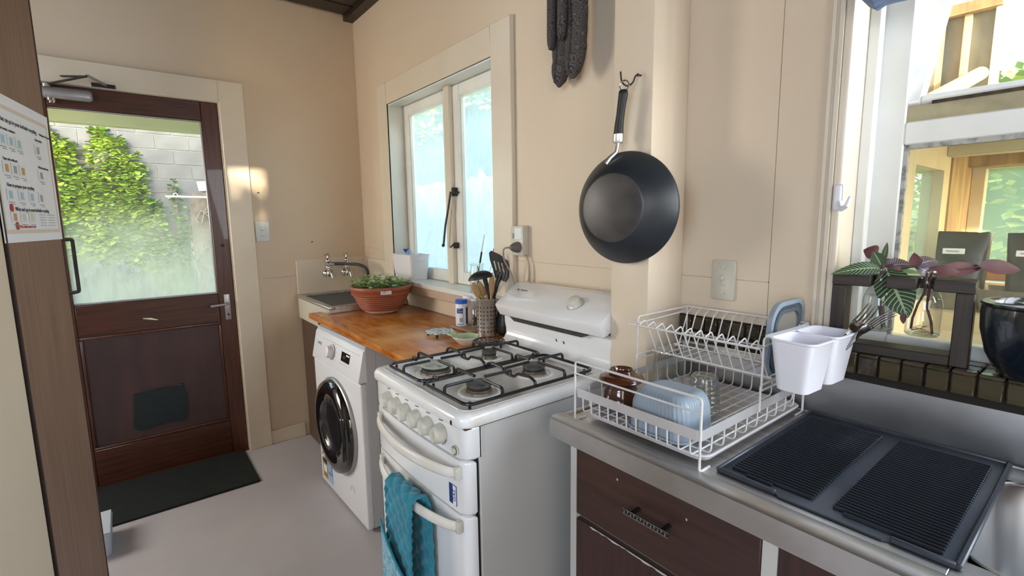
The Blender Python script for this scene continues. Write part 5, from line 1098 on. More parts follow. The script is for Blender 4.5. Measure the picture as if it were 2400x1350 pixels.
def fork(lab, p0, p1, tip, roll_):
    t = thing('fork', lab, 'fork', p0)
    p0, p1, tip = Vector(p0), Vector(p1), Vector(tip); ax_ = (tip-p1).normalized(); sd_ = ax_.cross(Vector(roll_)).normalized(); nn = sd_.cross(ax_)
    part('handle', MB().loft([[p+sd_*w_*cos(q*pi/4)+nn*.0012*sin(q*pi/4) for q in range(8)] for p, w_ in ((p0, .0065), (p0.lerp(p1, .5), .005), (p0.lerp(p1, .85), .003), (p1, .003))]), M_chrome, t)
    L2 = (tip-p1).length; hd_ = []
    for k in range(7):
        s_ = k/6; hd_.append([p1+ax_*(L2*.48*s_)+nn*(-.007*sin(s_*pi*.9))+sd_*(.003+.009*min(1, s_*1.5))*cos(q*pi/4)+nn*.001*sin(q*pi/4) for q in range(8)])
    part('neck', MB().loft(hd_), M_chrome, t)
    for q in (-1.5, -.5, .5, 1.5): part('tine', MB().tube([p1+ax_*(L2*(.42+.58*k/5))+sd_*.0068*q+nn*(-.0035+.010*(k/5)**2) for k in range(6)], [.0019, .0018, .0017, .0015, .0012, .0006], 6), M_chrome, t)
fork('steel fork with tines pointing up from the cutlery holder', (2.808, -.150, 1.05), (2.842, -.105, 1.108), (2.872, -.055, 1.162), (0, -1, .6))
fork('steel fork leaning lower and further right in the cutlery holder', (2.822, -.150, 1.04), (2.860, -.108, 1.098), (2.905, -.056, 1.160), (1, -.5, -.4))
t = thing('flexible_bowl', 'grey silicone rimmed oval dish with clear centre standing in the upper rack', 'dish', (2.712, -.10, 1.015))
BM = Matrix.Translation((2.721, -.100, 1.078)) @ Matrix.Rotation(radians(4), 4, 'Y')
def ring_yz(hy, hz, rad, x): return [BM @ Vector((x, p.x, p.y)) for p in rr4(-hy, hy, -hz, hz, rad, 0, 8)]
part('outer_rim', MB().loft([ring_yz(.082, .086, .045, -.008), ring_yz(.084, .088, .046, -.002), ring_yz(.084, .088, .046, .003), ring_yz(.074, .078, .040, .004), ring_yz(.073, .077, .040, -.004), ring_yz(.082, .086, .045, -.008)], cap=False), M_greyp, t, ang=60)
part('dark_groove', MB().loft([ring_yz(.0745, .0785, .04, .001), ring_yz(.063, .067, .034, -.001)], cap=False), M_dgrey, t)
part('inner_rim', MB().loft([ring_yz(.066, .070, .036, -.002), ring_yz(.066, .070, .036, .004), ring_yz(.056, .060, .03, .004), ring_yz(.054, .058, .03, -.002)], cap=False), M_dgrey, t)
part('clear_panel', MB().loft([ring_yz(.055, .059, .03, -.001), ring_yz(.055, .059, .03, .0005)]), M_frost, t)
mu = Vector((2.476, -.372, .9165))
t = thing('brown_cup', 'brown glazed cup upside down at the left end of the dish rack', 'cup', mu)
part('cup', MB().lathe([(.044, 0), (.047, .003), (.045, .018), (.037, .040), (.033, .050), (.036, .055), (.049, .058), (.053, .063), (.049, .070), (.038, .074), (.032, .076), (.029, .083), (.027, .085), (.024, .083), (.022, .075), (0, .074)], mu, 48), M_brownglaze, t, ang=60)
part('inside', MB().lathe([(.043, 0.001), (.041, .02), (.031, .046), (.024, .052), (0, .054)], mu, 40), M_brownglaze, t)
def fluted(cx_, cy_, prof, nfl, amp, seg=96):
    return MB().loft([[Vector((cx_+(r_+amp_*cos(nfl*2*pi*k/seg))*cos(2*pi*k/seg), cy_+(r_+amp_*cos(nfl*2*pi*k/seg))*sin(2*pi*k/seg), z)) for k in range(seg)] for r_, z, amp_ in prof])
t = thing('tumbler', 'tall clear fluted tumbler upside down behind the brown cup', 'glass', (2.482, -.195, .9165))
part('glass', fluted(2.482, -.195, [(.0385, .9170, 0), (.0390, .935, .0006), (.0365, .985, .0012), (.0340, 1.012, .0012), (.0335, 1.020, 0), (.030, 1.0225, 0), (.006, 1.0225, 0)], 14, .001), M_jar, t, ang=60)
t = thing('tumbler', 'shorter clear ripple-sided tumbler upside down behind the grey tub', 'glass', (2.622, -.262, .9165))
pr_ = [(.0365, .917)]
for k in range(34): z = .921+k*.0022; pr_.append((.0362-.007*(z-.92)/.08+.0011*sin(k*1.35), z))
pr_ += [(.027, 1.000), (.022, 1.003), (.010, 1.003), (0, 1.002)]
part('glass', MB().lathe(pr_+[][::-1], (2.622, -.262, 0), 40), M_jar, t, ang=80)
part('inner_wall', MB().lathe([(.0345, .917), (.029, .985), (.026, .994), (0, .995)], (2.622, -.262, 0), 32), M_jar, t)
t = thing('ribbed_tub', 'blue-grey ribbed plastic tub upside down at the front of the dish rack', 'tub', (2.628, -.400, .9165))
def rib_ring(hx, hy, rad, z, amp, n=9):
    base = rr4(-hx, hx, -hy, hy, rad, 0, n); out = []; per = []
    # resample to even spacing so that the ribs are regular
    P_ = base+[base[0]]; ds_ = [0]
    for a, b in zip(P_, P_[1:]): ds_.append(ds_[-1]+(b-a).length)
    N_ = 208; j = 0
    for k in range(N_):
        s_ = ds_[-1]*k/N_
        while ds_[j+1] < s_: j += 1
        f_ = (s_-ds_[j])/max(1e-9, ds_[j+1]-ds_[j]); p = P_[j].lerp(P_[j+1], f_); tg = (P_[j+1]-P_[j]).normalized(); nrm = Vector((tg.y, -tg.x, 0))
        out.append(Vector((2.628, -.400, z))+p+nrm*(amp*abs(sin(k*pi/4))))
    return out
part('tub_body', MB().loft([rib_ring(.068, .062, .026, .921, 0), rib_ring(.067, .061, .026, .925, .0008), rib_ring(.064, .058, .026, .972, .0014), rib_ring(.060, .054, .026, .990, .0012), rib_ring(.054, .048, .024, .999, .0003), rib_ring(.046, .040, .020, 1.0025, 0), rib_ring(.040, .034, .018, 1.0015, 0)]), M_greyp, t, ang=80)
part('rim', MB().tube([Vector((p.x+2.628, p.y-.400, .9195)) for p in rr4(-.0705, .0705, -.0645, .0645, .028, 0, 6)], .0028, 8, True), M_greyp, t)

# ================================================================== WINDOW LEDGE OVER THE SINK
LZ = 1.054
t = thing('propagation_stand', 'dark timber stand holding two water bottles with cuttings', 'stand', (2.90, .005, LZ), radians(5))
def SB(x0, x1, y0, y1, z0, z1): return MB().box(x0, x1, y0, y1, z0, z1, .0015, 1)
part('post', SB(-.118, -.092, -.022, .034, 0, .146), M_standv, t, False); part('post', SB(.088, .116, -.022, .034, 0, .146), M_standv, t, False)
part('top_board', SB(-.118, -.048, -.024, .036, .146, .170), M_stand, t, False)
part('top_board', SB(-.022, .028, -.024, .036, .146, .170), M_stand, t, False)
part('top_board', SB(.054, .116, -.024, .036, .146, .170), M_stand, t, False)
part('top_board', SB(-.048, -.022, .018, .036, .146, .170), M_stand, t, False)
part('top_board', SB(.028, .054, .018, .036, .146, .170), M_stand, t, False)
part('bottom_board', SB(-.092, .088, -.022, .034, 0, .020), M_stand, t, False)
def bottle(px, lab):
    M4 = Matrix.Translation((2.90, .005, 0)) @ Matrix.Rotation(radians(5), 4, 'Z'); c = M4 @ Vector((px, .001, 0))
    t = thing('water_bottle', lab, 'bottle', (c.x, c.y, 1.104)); bz = 1.106
    part('bottle', MB().lathe([(0, .004), (.020, 0), (.026, 0), (.029, .003), (.029, .068), (.024, .085), (.0125, .101), (.0115, .112), (.0115, .124), (.0145, .126), (.0155, .129), (.0145, .133), (.0125, .132)], (c.x, c.y, bz), 40), M_jar, t, ang=60)
    part('water', MB().lathe([(0, .075), (.0265, .075)], (c.x, c.y, bz), 32), M_jar, t)
    part('thick_base', MB().lathe([(0, .007), (.022, .005), (.0275, .003)], (c.x, c.y, bz), 32), M_jar, t)
    return t, c
b1, c1 = bottle(-.035, 'clear bottle on the left of the stand under the striped leaves')
b2, c2 = bottle(.041, 'clear bottle on the right of the stand with branching roots')
t = thing('zebra_plant_cutting', 'cutting with green zebra-striped leaves rooted in the left bottle', 'plant cutting', (c1.x, c1.y, 1.10))
part('stem', MB().tube([c1+Vector((.012, 0, 1.112)), c1+Vector((.004, 0, 1.16)), c1+Vector((0, 0, 1.20)), c1+Vector((.002, 0, 1.255))], [.0045, .006, .0055, .003], 8), pm('dark_stem', (.07, .045, .05), (.10, .07, .06), rough=.6, scale=30), t)
r__ = Vector((.785, .619, 0))      # towards image right
top = c1+Vector((0, 0, 1.238)); tw2 = Vector((.25, -.97, 0))
for (b_, d_, L_, w_, dr_, m_) in ((top+r__*.008, r__*.32+tw2*.50-Z*.66, .112, .058, .10, M_zebra), (top, -r__*.75+tw2*.45+Z*.18, .085, .026, .55, M_zebra), (top+Z*.004, -r__*.45+Z*.85+tw2*.2, .042, .024, -.1, M_zebra),
                               (top+Z*.01, r__*.12+Z*.95, .046, .009, -.25, M_zebra), (top+Z*.004+r__*.004, r__*.9+Z*.28, .062, .026, .45, M_purple), (top+Z*.004, r__*.5+Z*.5-tw2*.3, .036, .020, .3, M_wine),
                               (top+Z*.030-r__*.012, -r__*.5+Z*.35, .022, .030, .6, M_wine), (top+r__*.012, r__*.72-tw2*.2-Z*.45, .07, .022, .3, M_leaf), (top+r__*.02-Z*.002, r__*.95-Z*.08, .055, .010, .1, M_leaf)):
    part('leaf', MB().leaf(b_, d_, (Z*.55+tw2*.85) if abs(Vector(d_).normalized().z) < .8 else tw2, L_, w_*1.15, dr_, 14), m_, t, ang=80)
part('brown_tip', MB().leaf(top+r__*.008+(r__*.30+tw2*.55-Z*.62).normalized()*.098-Z*.009, r__*.1-Z, tw2, .022, .010, .0, 5), M_wine, t)
t = thing('wandering_cutting', 'cutting with long wine-red leaves and roots in the right bottle', 'plant cutting', (c2.x, c2.y, 1.10))
q2 = lambda a, z, d=0: c2+r__*a+tw2*d+Z*z
part('stem', MB().tube([q2(.018, 1.108), q2(.014, 1.135), q2(.004, 1.165), q2(.005, 1.19), q2(.006, 1.235)], .0024, 7), M_wine, t)
part('stem', MB().tube([q2(-.020, 1.118), q2(-.019, 1.14), q2(-.012, 1.17), q2(-.002, 1.195), q2(-.001, 1.235)], .0022, 7), M_wine, t)
rt = MB(); random.seed(9)
for k in range(7):
    p = q2(-.019, 1.12-.001*k); rt.tube([p, p+r__*random.uniform(.008, .014)+Z*random.uniform(-.004, .006)+tw2*random.uniform(-.006, .006), p+r__*random.uniform(.018, .036)+Z*random.uniform(-.006, .010)], .0006, 4)
part('roots', rt, pm('root', (.20, .13, .10), None), t)
tp2 = q2(.004, 1.236)
part('stem', MB().tube([tp2, tp2+r__*.03+Z*.002, tp2+r__*.075+Z*.010, tp2+r__*.082+Z*.012], .0012, 5), M_wine, t)
part('stem', MB().tube([tp2-r__*.002, tp2-r__*.028+Z*.010, tp2-r__*.052+Z*.006], .0012, 5), M_dark_metal, t)
for (b_, d_, L_, w_, dr_, m_) in ((tp2+r__*.015, r__*.96+Z*.20, .078, .026, .15, M_wine), (tp2+r__*.080+Z*.013, r__*.97-Z*.05, .075, .027, .12, M_wine), (tp2-r__*.006, -r__*.4+Z*.5+tw2*.5, .020, .022, .8, M_purple),
                               (tp2-r__*.012, r__*.55+Z*.75, .036, .022, 1.2, M_purple), (tp2+r__*.0, r__*.9+tw2*.4+Z*.15, .044, .020, .35, M_wine), (tp2-r__*.026+Z*.012, r__*.7+Z*.45, .050, .024, .8, M_purple), (tp2-r__*.026+Z*.010, -r__*.1+Z*.7+tw2*.2, .026, .018, .5, M_wine), (tp2-r__*.050+Z*.006, -r__*.9+Z*.1, .014, .008, .2, M_wine)):
    part('leaf', MB().leaf(b_, d_, Z*.45+tw2*.9, L_, w_*1.15, dr_, 12), m_, t, ang=80)
pt = Vector((3.112, .006, LZ+.001))
t = thing('dark_pot', 'large dark glazed pot with pale gravel and a small succulent', 'plant pot', pt)
part('pot', MB().lathe([(0, 0), (.050, 0), (.058, .004), (.076, .040), (.086, .085), (.0875, .118), (.086, .129), (.0885, .132), (.0875, .136), (.082, .136), (.079, .131), (.079, .118), (0, .118)], pt, 56), M_pot, t)
part('gravel', MB().grid(lambda a, b: pt+Vector((.0785*a*cos(2*pi*b), .0785*a*sin(2*pi*b), .1215+.003*noise.noise(Vector((a*20*cos(6.283*b), a*20*sin(6.283*b), 1))))), 12, 32), M_pebble, t)
su = MB()
for k in range(14):
    a = k*2.4; su.leaf(pt+Vector((-.008, -.004, .122)), Vector((cos(a), sin(a), .5+.06*k)), Z, .040-.001*k, .014, .2, 5)
part('succulent_leaves', su, pm('succulent', (.20, .38, .14), (.34, .50, .26), rough=.4, scale=30), t)
# door mat
solo('door_mat', MB().box(.006, .455, -1.56, -.818, .0008, .012, .003, 1), M_doormat, 'dark green-black mat on the floor in front of the back door', 'mat', smooth=True)
t = thing('floor_crate', 'small pale grey plastic box on the floor behind the brown cupboard', 'box', (.60, -1.53, .0))
part('box', shell((.50, .70, -1.60, -1.425), (.495, .705, -1.605, -1.420), .0015, .100, .004, .02, .003), pm('pale_blue_plastic', (.52, .60, .68), None, rough=.4), t)
part('lid', MB().box(.495, .705, -1.605, -1.420, .100, .106, .002, 1), pm('pale_blue_plastic', (.52, .60, .68), None), t)
# ================================================================== OUTSIDE
M_block = pm('concrete_block', (.066, .073, .090), (.048, .054, .068), rough=.9, scale=5, bump=.3, bscale=60, detail=8)
M_mortar = flat('pale_mortar', (.12, .13, .15), .9)
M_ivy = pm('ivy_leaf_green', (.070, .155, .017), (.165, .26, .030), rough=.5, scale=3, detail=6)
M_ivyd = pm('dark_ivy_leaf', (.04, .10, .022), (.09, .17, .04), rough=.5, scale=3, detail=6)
M_bush = pm('bluish_shrub_leaf', (.035, .055, .055), (.075, .10, .095), rough=.5, scale=6)
M_tree = pm('tree_leaf', (.22, .32, .06), (.38, .45, .12), rough=.5, scale=2)
M_lawn = pm('lawn', (.24, .22, .06), (.36, .30, .10), rough=.95, scale=3, bump=.6, bscale=90, detail=8)  # sunlight painted into the yellow; the house shades this ground
M_twig = pm('brown_twig', (.10, .075, .055), (.16, .12, .09), rough=.9, scale=20)
M_fence = pm('pale_fence_paint', (.48, .53, .55), (.42, .47, .50), rough=.7, scale=4)
M_porch = pm('pale_green_paint', (.50, .56, .42), (.46, .51, .38), rough=.5, scale=4)
M_roof = pm('corrugated_roof', (.20, .20, .21), (.15, .15, .16), rough=.6, scale=10)
M_cladding = pm('cream_weatherboard', (.50, .48, .40), (.45, .43, .35), rough=.7, scale=4)
M_ply = pm('weathered_ply', (.30, .26, .17), (.20, .175, .11), rough=.8, scale=9, stretch=(3, 3, 1), detail=8)
M_timber = pm('stained_garden_timber', (.40, .27, .12), (.22, .14, .06), rough=.7, scale=7, stretch=(5, 5, .8), detail=7)
M_creamf = pm('aged_cream_frame', (.56, .50, .36), (.48, .42, .28), rough=.6, scale=9)

def ground(a, b): return Vector((-16+34*a, -12+26*b, -.42+.05*noise.noise(Vector((a*20, b*20, 0)))))
struct('lawn', MB().grid(ground, 40, 40), M_lawn, 'rough lawn beyond the back door, sunlit yellow put into its colour', 'lawn')
mb = MB().box(-.3, 5.25, -3.8, .3, -.42, -.1).prism([(-3.9, 2.74), (-3.9, 2.80), (-1.8, 3.32), (.35, 2.80), (.35, 2.74)], 'x', -.35, 5.3)  # unseen roof, pitched to cast the shadow on the block wall
struct('house_roof', mb, M_roof, 'grey roof and foundation of the house, unseen roof shaped to shade the block wall', 'roof')
struct('porch_beam', MB().box(-.98, -.90, -3.2, .6, 1.985, 2.22, .004, 1).box(-.90, -.12, -3.2, .6, 2.20, 2.24), M_porch, 'pale green painted beam of the porch outside the back door', 'beam')
# block wall, block by block
bw = thing('block_wall', 'grey concrete block garden wall opposite the back door, sunlit along its top', 'wall', (-5.42, -1, -.4), kind='structure')
part('mortar', MB().box(-5.50, -5.312, -4.6, 2.2, -.4, 3.2), M_mortar, bw, smooth=False)
bme = [MB().box(0, .12, .0, .392, 0, .192, .005, 1).mesh('block') for _ in range(1)]
bme[0].materials.append(M_block)
for j in range(18):
    for i in range(16 if j < 17 else 15):
        o = bpy.data.objects.new('block', bme[0]); COL.objects.link(o); o.parent = bw
        o.location = (-.001+random.uniform(-.003, .003), -3.4+i*.4+(.2 if j % 2 else 0), j*.2+.004)
def blk(a, b): return None
def leafcloud(fn, n, size, seed, jit=.5):
    """n small folded leaves at points fn() -> (pos, normal)"""
    rnd = random.Random(seed); b = bmesh.new(); V = b.verts.new; F = b.faces.new
    for _ in range(n):
        p, nr = fn(rnd); s_ = size*rnd.uniform(.6, 1.3)
        d = (nr*1.0+Vector((rnd.uniform(-1, 1), rnd.uniform(-1, 1), rnd.uniform(-1.2, .6)))*jit*1.6).normalized(); sd_ = d.cross(Vector((rnd.uniform(-.3, .3), rnd.uniform(-.3, .3), 1))).normalized()
        q = p+d*s_*.5
        a_, c_, e_, g_ = V(p), V(q+sd_*s_*.42), V(p+d*s_), V(q-sd_*s_*.42)
        F((a_, c_, e_)); F((a_, e_, g_))
    m_ = MB(); m_.b.free(); m_.b = b; return m_
def climber(lab, spires, n, size, seed, m, z0=-.4, x=-5.29, group=None):
    """ivy on the block wall: a list of (centre y, half width at foot, top z)"""
    tot = [w_*(zt-z0) for _, w_, zt in spires]
    def fn(r_):
        yc, w_, zt = r_.choices(spires, tot)[0]; t_ = r_.random()**.85; z = z0+(zt-z0)*t_
        ww = w_*(1-t_**2.2)**.7*(1+.25*noise.noise(Vector((yc*5, z*4, 0))))+.05; a = r_.uniform(-1, 1)
        d = .05+.42*w_*(1-t_*.75)*sqrt(max(0, 1-a*a))*r_.uniform(.75, 1.0)
        return Vector((x+d, yc+a*ww+.05*noise.noise(Vector((z*6, yc, 3))), z)), Vector((1, a*.6, .1))
    b_ = leafcloud(fn, n, size, seed)
    t = thing('ivy', lab, 'ivy', (x+.2, spires[0][0], z0), group=group)
    tag(part('foliage', b_, m, t, smooth=False), None, kind='stuff')
    st_ = MB()
    for yc, w_, zt in spires: st_.tube([(x+.02, yc+.03*sin(k*2), z0+(zt-z0)*.95*k/6) for k in range(7)], [.02-.0022*k for k in range(7)], 5)
    part('stem', st_, M_twig, t)
climber('tall bright ivy at the left of the block wall, in full sun', [(-1.95, .40, 2.62), (-2.5, .5, 2.8), (-3.1, .5, 2.4), (-1.72, .16, 2.45)], 9000, .085, 1, M_ivy)
climber('middle ivy with two high sunlit spires on the block wall', [(-1.40, .22, 2.62), (-1.22, .16, 2.52), (-1.5, .45, 1.9), (-1.05, .13, 2.32), (-1.18, .38, 1.75), (-.92, .2, 1.72)], 9500, .080, 2, M_ivy)
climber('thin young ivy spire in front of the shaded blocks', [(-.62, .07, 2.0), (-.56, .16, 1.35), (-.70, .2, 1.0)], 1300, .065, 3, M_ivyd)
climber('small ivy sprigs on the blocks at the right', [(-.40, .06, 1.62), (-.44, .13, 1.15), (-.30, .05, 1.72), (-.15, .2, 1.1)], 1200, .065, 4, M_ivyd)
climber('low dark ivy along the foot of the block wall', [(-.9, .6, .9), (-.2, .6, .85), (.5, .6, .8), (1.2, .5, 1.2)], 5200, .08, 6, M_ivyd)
climber('sunlit mound of ivy at the foot of the wall', [(-2.1, .6, 1.0), (-1.55, .45, .95), (-2.8, .6, 1.1)], 6000, .085, 8, M_ivy, x=-4.95)
def bush(lab, c, rad, n, size, seed, m, name='shrub', group=None):
    c = Vector(c); rad = Vector(rad)
    def fn(r_):
        v = Vector((r_.gauss(0, 1), r_.gauss(0, 1), abs(r_.gauss(0, 1)))).normalized(); k = (.86+.14*r_.random())*(1+.16*noise.noise(v*3+c))
        return c+Vector((v.x*rad.x, v.y*rad.y, v.z*rad.z))*k, v
    t = thing(name, lab, name.replace('_', ' '), (c.x, c.y, -.4), group=group)
    tag(part('foliage', leafcloud(fn, n, size, seed), m, t, smooth=False), None, kind='stuff')
    co = MB().sphere(c, 1.0, 18, (rad.x*.86, rad.y*.86, rad.z*.86)); part('inner_branches', co, M_ivyd if m is not M_bush else M_bush, t)
    part('trunk', MB().tube([(c.x, c.y, -.42), (c.x, c.y, c.z+.2*rad.z)], [.07, .03], 7), M_twig, t)
bush('round dark bluish shrub close outside the back door', (-2.6, -1.48, -.1), (.62, .62, 1.10), 5200, .055, 21, M_bush)
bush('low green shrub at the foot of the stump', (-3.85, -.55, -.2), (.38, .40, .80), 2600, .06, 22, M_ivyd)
t = thing('overgrown_stump', 'old stump wrapped in dry vines with a pale bucket on top', 'stump', (-3.25, -.52, -.4))
part('stump', MB().lathe([(0, 0), (.17, 0), (.15, .8), (.145, 2.0), (.13, 2.1), (0, 2.12)], (-3.25, -.52, -.4), 14), M_twig, t)
vn = MB(); rv = random.Random(4)
for k in range(46):
    a = rv.uniform(0, 6.28); z = rv.uniform(.4, 1.7); pts = []
    for j in range(7): a += rv.uniform(-.5, .7); z += rv.uniform(-.12, .13); pts.append((-3.25+.165*cos(a), -.52+.165*sin(a), min(1.74, z)))
    vn.tube(pts, .006, 4)
tag(part('dry_vines', vn, pm('dry_vine', (.26, .22, .18), (.16, .13, .10), rough=.9), t), None, kind='stuff')
solo('bucket', MB().lathe([(0, 0), (.07, 0), (.085, .10), (.078, .10), (.064, .006), (0, .006)], (-3.22, -.50, 1.722), 24), M_whitep, 'small pale bucket on top of the overgrown stump', 'bucket')
t = thing('clothesline', 'thin white clothesline bar outside the back door', 'clothesline', (-2.5, -.5, 1.61))
part('bar', MB().tube([(-2.5, -.92, 1.624), (-2.5, .6, 1.612)], .009, 8), M_whitep, t)
for y in (-.84, -.54, -.2): part('ring', MB().tube([(-2.5, y+.016*cos(a), 1.638+.016*sin(a)) for a in [2*pi*k/12 for k in range(12)]], .004, 5, True), M_whitep, t)
part('post', MB().tube([(-2.5, .6, -.4), (-2.5, .6, 1.62)], .02, 8), M_whitep, t)
# side garden seen through the far window
fc = thing('side_fence', 'pale board fence outside the misted casement window', 'fence', (-3, 3.1, -.4))
fm = MB().box(0, .145, 0, .02, 0, 2.42, .004, 1).mesh('board'); fm.materials.append(M_fence)
for k in range(64):
    o = bpy.data.objects.new('board', fm); COL.objects.link(o); o.parent = fc; o.location = (-4.9+k*.15, random.uniform(-.003, .003), random.uniform(-.02, .02))
part('rail', MB().box(-8, 1.7, 3.12, 3.18, 1.7, 1.78), M_fence, fc, smooth=False)
def crown(lab, c, rad, n, size, seed, group=None): bush(lab, c, rad, n, size, seed, M_tree, 'garden_tree', group)
crown('leafy tree behind the side fence, leftmost through the window', (-7.2, 4.6, 3.0), (1.7, 1.2, 1.7), 7000, .12, 31)
crown('sunlit leafy tree behind the side fence, in the right casement', (-3.7, 4.5, 3.2), (1.5, 1.1, 1.6), 7000, .12, 32)
crown('leafy tree behind the side fence, nearest the house', (-.6, 4.6, 3.0), (1.4, 1.1, 1.6), 4000, .12, 33)
crown('broad green tree beyond the planting bay', (4.0, 5.2, 1.0), (2.6, 1.3, 2.0), 7000, .12, 34)

def sparse(lab, c, rad, n, size, seed):
    c = Vector(c)
    def fn(r_):
        v = Vector((r_.gauss(0, 1), r_.gauss(0, 1), r_.gauss(0, 1))).normalized()*r_.random()**.4; return c+Vector((v.x*rad, v.y*rad, v.z*rad*.8)), v if v.length > .01 else Z
    t = thing('garden_tree', lab, 'garden tree', (c.x, c.y, -.4))
    tag(part('foliage', leafcloud(fn, n, size, seed), M_tree, t, smooth=False), None, kind='stuff')
    part('trunk', MB().tube([(c.x, c.y, -.42), (c.x+.1, c.y, c.z)], [.14, .05], 8), M_twig, t)
sparse('open leafy tree out of view, added to dapple the sun', (9.3, -5.0, 4.0), 2.3, 2600, .15, 41)  # unseen tree put here to thin and dapple the sun

# glazed planting bay outside the sink window
bay = thing('planting_bay', 'cream framed glazed planting bay outside the sink window', 'glazed bay', (3.5, .5, 1.0))
part('bay_floor', MB().box(2.78, 4.3, .141, .52, .985, 1.03), M_creamf, bay, smooth=False)
part('bay_shelf', MB().box(2.78, 4.3, .52, .95, 1.02, 1.085, .004, 1), M_creamf, bay)
part('bay_roof', MB().box(2.76, 4.3, .141, 1.02, 1.545, 1.575), M_creamf, bay, smooth=False)
part('roof_batten', MB().box(2.84, 4.2, .60, .66, 1.515, 1.545, .002, 1), M_creamf, bay)
part('roof_batten', MB().box(2.84, 4.2, .86, .92, 1.50, 1.545, .002, 1), M_timber, bay)
part('side_frame', MB().box(2.79, 2.84, .141, .30, 1.03, 1.545).box(2.79, 2.84, .59, .66, 1.03, 1.545).box(2.79, 2.84, .30, .59, 1.475, 1.545).box(2.79, 2.84, .30, .59, 1.03, 1.12), M_creamf, bay, smooth=False)
part('side_pane', MB().box(2.812, 2.816, .29, .60, 1.11, 1.48), M_glass_far, bay, smooth=False)
part('corner_board', MB().box(2.79, 2.845, .66, .94, 1.03, 1.545), M_timber, bay, smooth=False)
part('back_frame', MB().box(2.845, 2.880, .93, .97, 1.03, 1.545, .002, 1).box(2.88, 3.5, .93, .97, 1.495, 1.545).box(2.88, 3.5, .93, .97, 1.03, 1.13).box(3.46, 3.50, .93, .97, 1.13, 1.495).box(3.5, 4.3, .93, .97, 1.03, 1.545), M_creamf, bay, smooth=False)
part('back_pane', MB().box(2.875, 3.465, .948, .952, 1.12, 1.50), M_glass_far, bay, smooth=False)
part('shelf_rail', MB().box(2.86, 4.2, .80, .84, 1.150, 1.185, .002, 1), pm('red_brown_timber', (.34, .16, .08), (.25, .11, .06), rough=.7), bay)
# timber gable above the bay
gb = thing('timber_lean_to', 'weathered ply and timber lean-to wall above the planting bay', 'lean-to', (2.6, 1.05, 1.575))
for k, (x0, x1) in enumerate(((2.10, 2.50), (2.505, 2.700), (2.705, 2.845))): part('ply_panel', MB().box(x0, x1, 1.06, 1.075, 1.58, 2.02, .001, 1), M_ply, gb, smooth=False)
part('batten', MB().box(2.765, 2.785, 1.040, 1.06, 1.58, 2.02, .002, 1), M_creamf, gb)
part('top_beam', MB().box(2.0, 2.86, 1.02, 1.08, 2.02, 2.055, .002, 1), M_timber, gb)
part('side_boarding', MB().box(2.60, 2.72, .96, 1.04, 1.58, 2.02, .002, 1), M_timber, gb)
part('lattice_post', MB().box(2.842, 2.862, 1.04, 1.08, 1.58, 2.6, .002, 1), M_white_trim, gb)
part('glazing_bar', MB().box(2.862, 4.2, 1.05, 1.07, 1.915, 1.945, .002, 1).box(2.862, 4.2, 1.05, 1.07, 2.30, 2.33, .002, 1).box(3.3, 3.32, 1.05, 1.07, 1.6, 2.6), M_white_trim, gb)
part('upper_boarding', MB().box(2.0, 2.842, 1.06, 1.075, 2.055, 2.6), flat('blue_grey_board', (.30, .33, .42), .7), gb, smooth=False)
solo('round_pole', MB().tube([(2.795, .55, 1.665), (2.822, 1.03, 1.815)], .022, 20), pm('peeled_pole', (.62, .46, .24), (.50, .36, .18), rough=.7, scale=12), 'peeled round timber pole above the planting bay', 'pole')
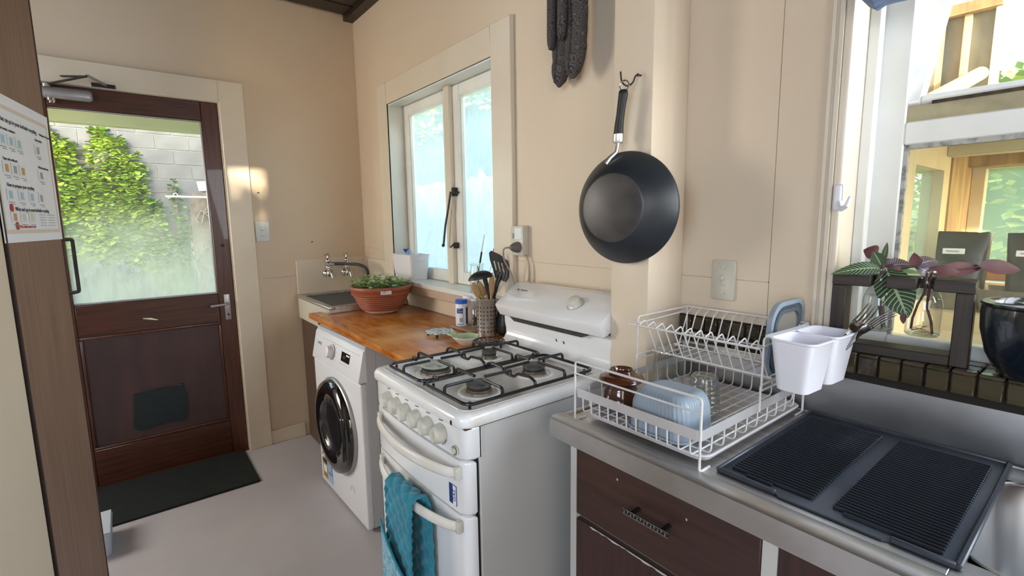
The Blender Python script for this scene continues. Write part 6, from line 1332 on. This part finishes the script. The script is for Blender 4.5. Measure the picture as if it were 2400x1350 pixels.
def bag(x0, x1, y, z0, z1, lab, tilt=0.0):
    t = thing('planter_bag', lab, 'planter bag', ((x0+x1)/2, y, z0))
    rings = []
    for k in range(8):
        s_ = k/7; d = .045*(1-s_)**.6+.006; w_ = (x1-x0)/2*(.86+.14*s_); cx_ = (x0+x1)/2+tilt*s_
        rings.append([Vector((cx_+w_*cos(q*pi/10), y+d*sin(q*pi/10)+.006*noise.noise(Vector((q, s_*5, x0*9))), z0+(z1-z0)*s_+.006*noise.noise(Vector((q*.7, 3, x0*5)))*s_)) for q in range(20)])
    part('bag', MB().loft(rings), pm('grey_black_plastic_film', (.014, .017, .022), (.030, .034, .040), rough=.35, scale=12), t)
    part('label', MB().box(x0+.022+tilt*.5, x0+.070+tilt*.5, y-.026, y-.020, z1-.060, z1-.044, .001, 1), M_paper, t)
    part('lettering', MB().box(x0+.030+tilt*.5, x0+.058+tilt*.5, y-.0266, y-.026, z1-.054, z1-.050), M_grey_print, t, smooth=False)
bag(2.835, 2.955, .60, 1.0905, 1.300, 'grey-black planter bag with white label standing left in the bay', 0)
bag(2.985, 3.11, .58, 1.0905, 1.300, 'grey-black planter bag with white label standing right in the bay', 0)
solo('seed_tray', MB().loft([rr4(2.95, 3.10, .545, .66, .01, 1.0855), rr4(2.94, 3.11, .535, .67, .01, 1.150), rr4(2.943, 3.107, .538, .667, .01, 1.150), rr4(2.953, 3.097, .548, .657, .01, 1.09)]), M_greyplug, 'low dark seed tray under the right planter bag', 'tray')
solo('seed_tray', MB().loft([rr4(2.83, 2.935, .545, .66, .01, 1.0855), rr4(2.825, 2.94, .535, .67, .01, 1.142), rr4(2.828, 2.937, .538, .667, .01, 1.142), rr4(2.833, 2.93, .548, .657, .01, 1.09)]), M_greyplug, 'low dark seed tray under the left planter bag', 'tray')
# repeats share a group phrase; every one keeps its own label
for key, phrase in (('tap', 'chrome taps over the laundry trough'), ('wooden_spoon', 'wooden spoons in the utensil holder'), ('fork', 'forks in the cutlery holder'),
                    ('oven_mitt', 'paisley oven mitts hanging on the wall'), ('garden_tree', 'garden trees around the house'), ('ivy', 'ivy on the block wall'),
                    ('planter_bag', 'planter bags in the planting bay'), ('seed_tray', 'seed trays in the planting bay'), ('water_bottle', 'water bottles in the timber stand'),
                    ('tumbler', 'clear tumblers in the dish rack'), ('nail', 'nails in the door wall'), ('shrub', 'shrubs outside the back door')):
    for o in S.objects:
        if o.parent is None and o.name.split('.')[0] == key and 'label' in o: o['group'] = phrase
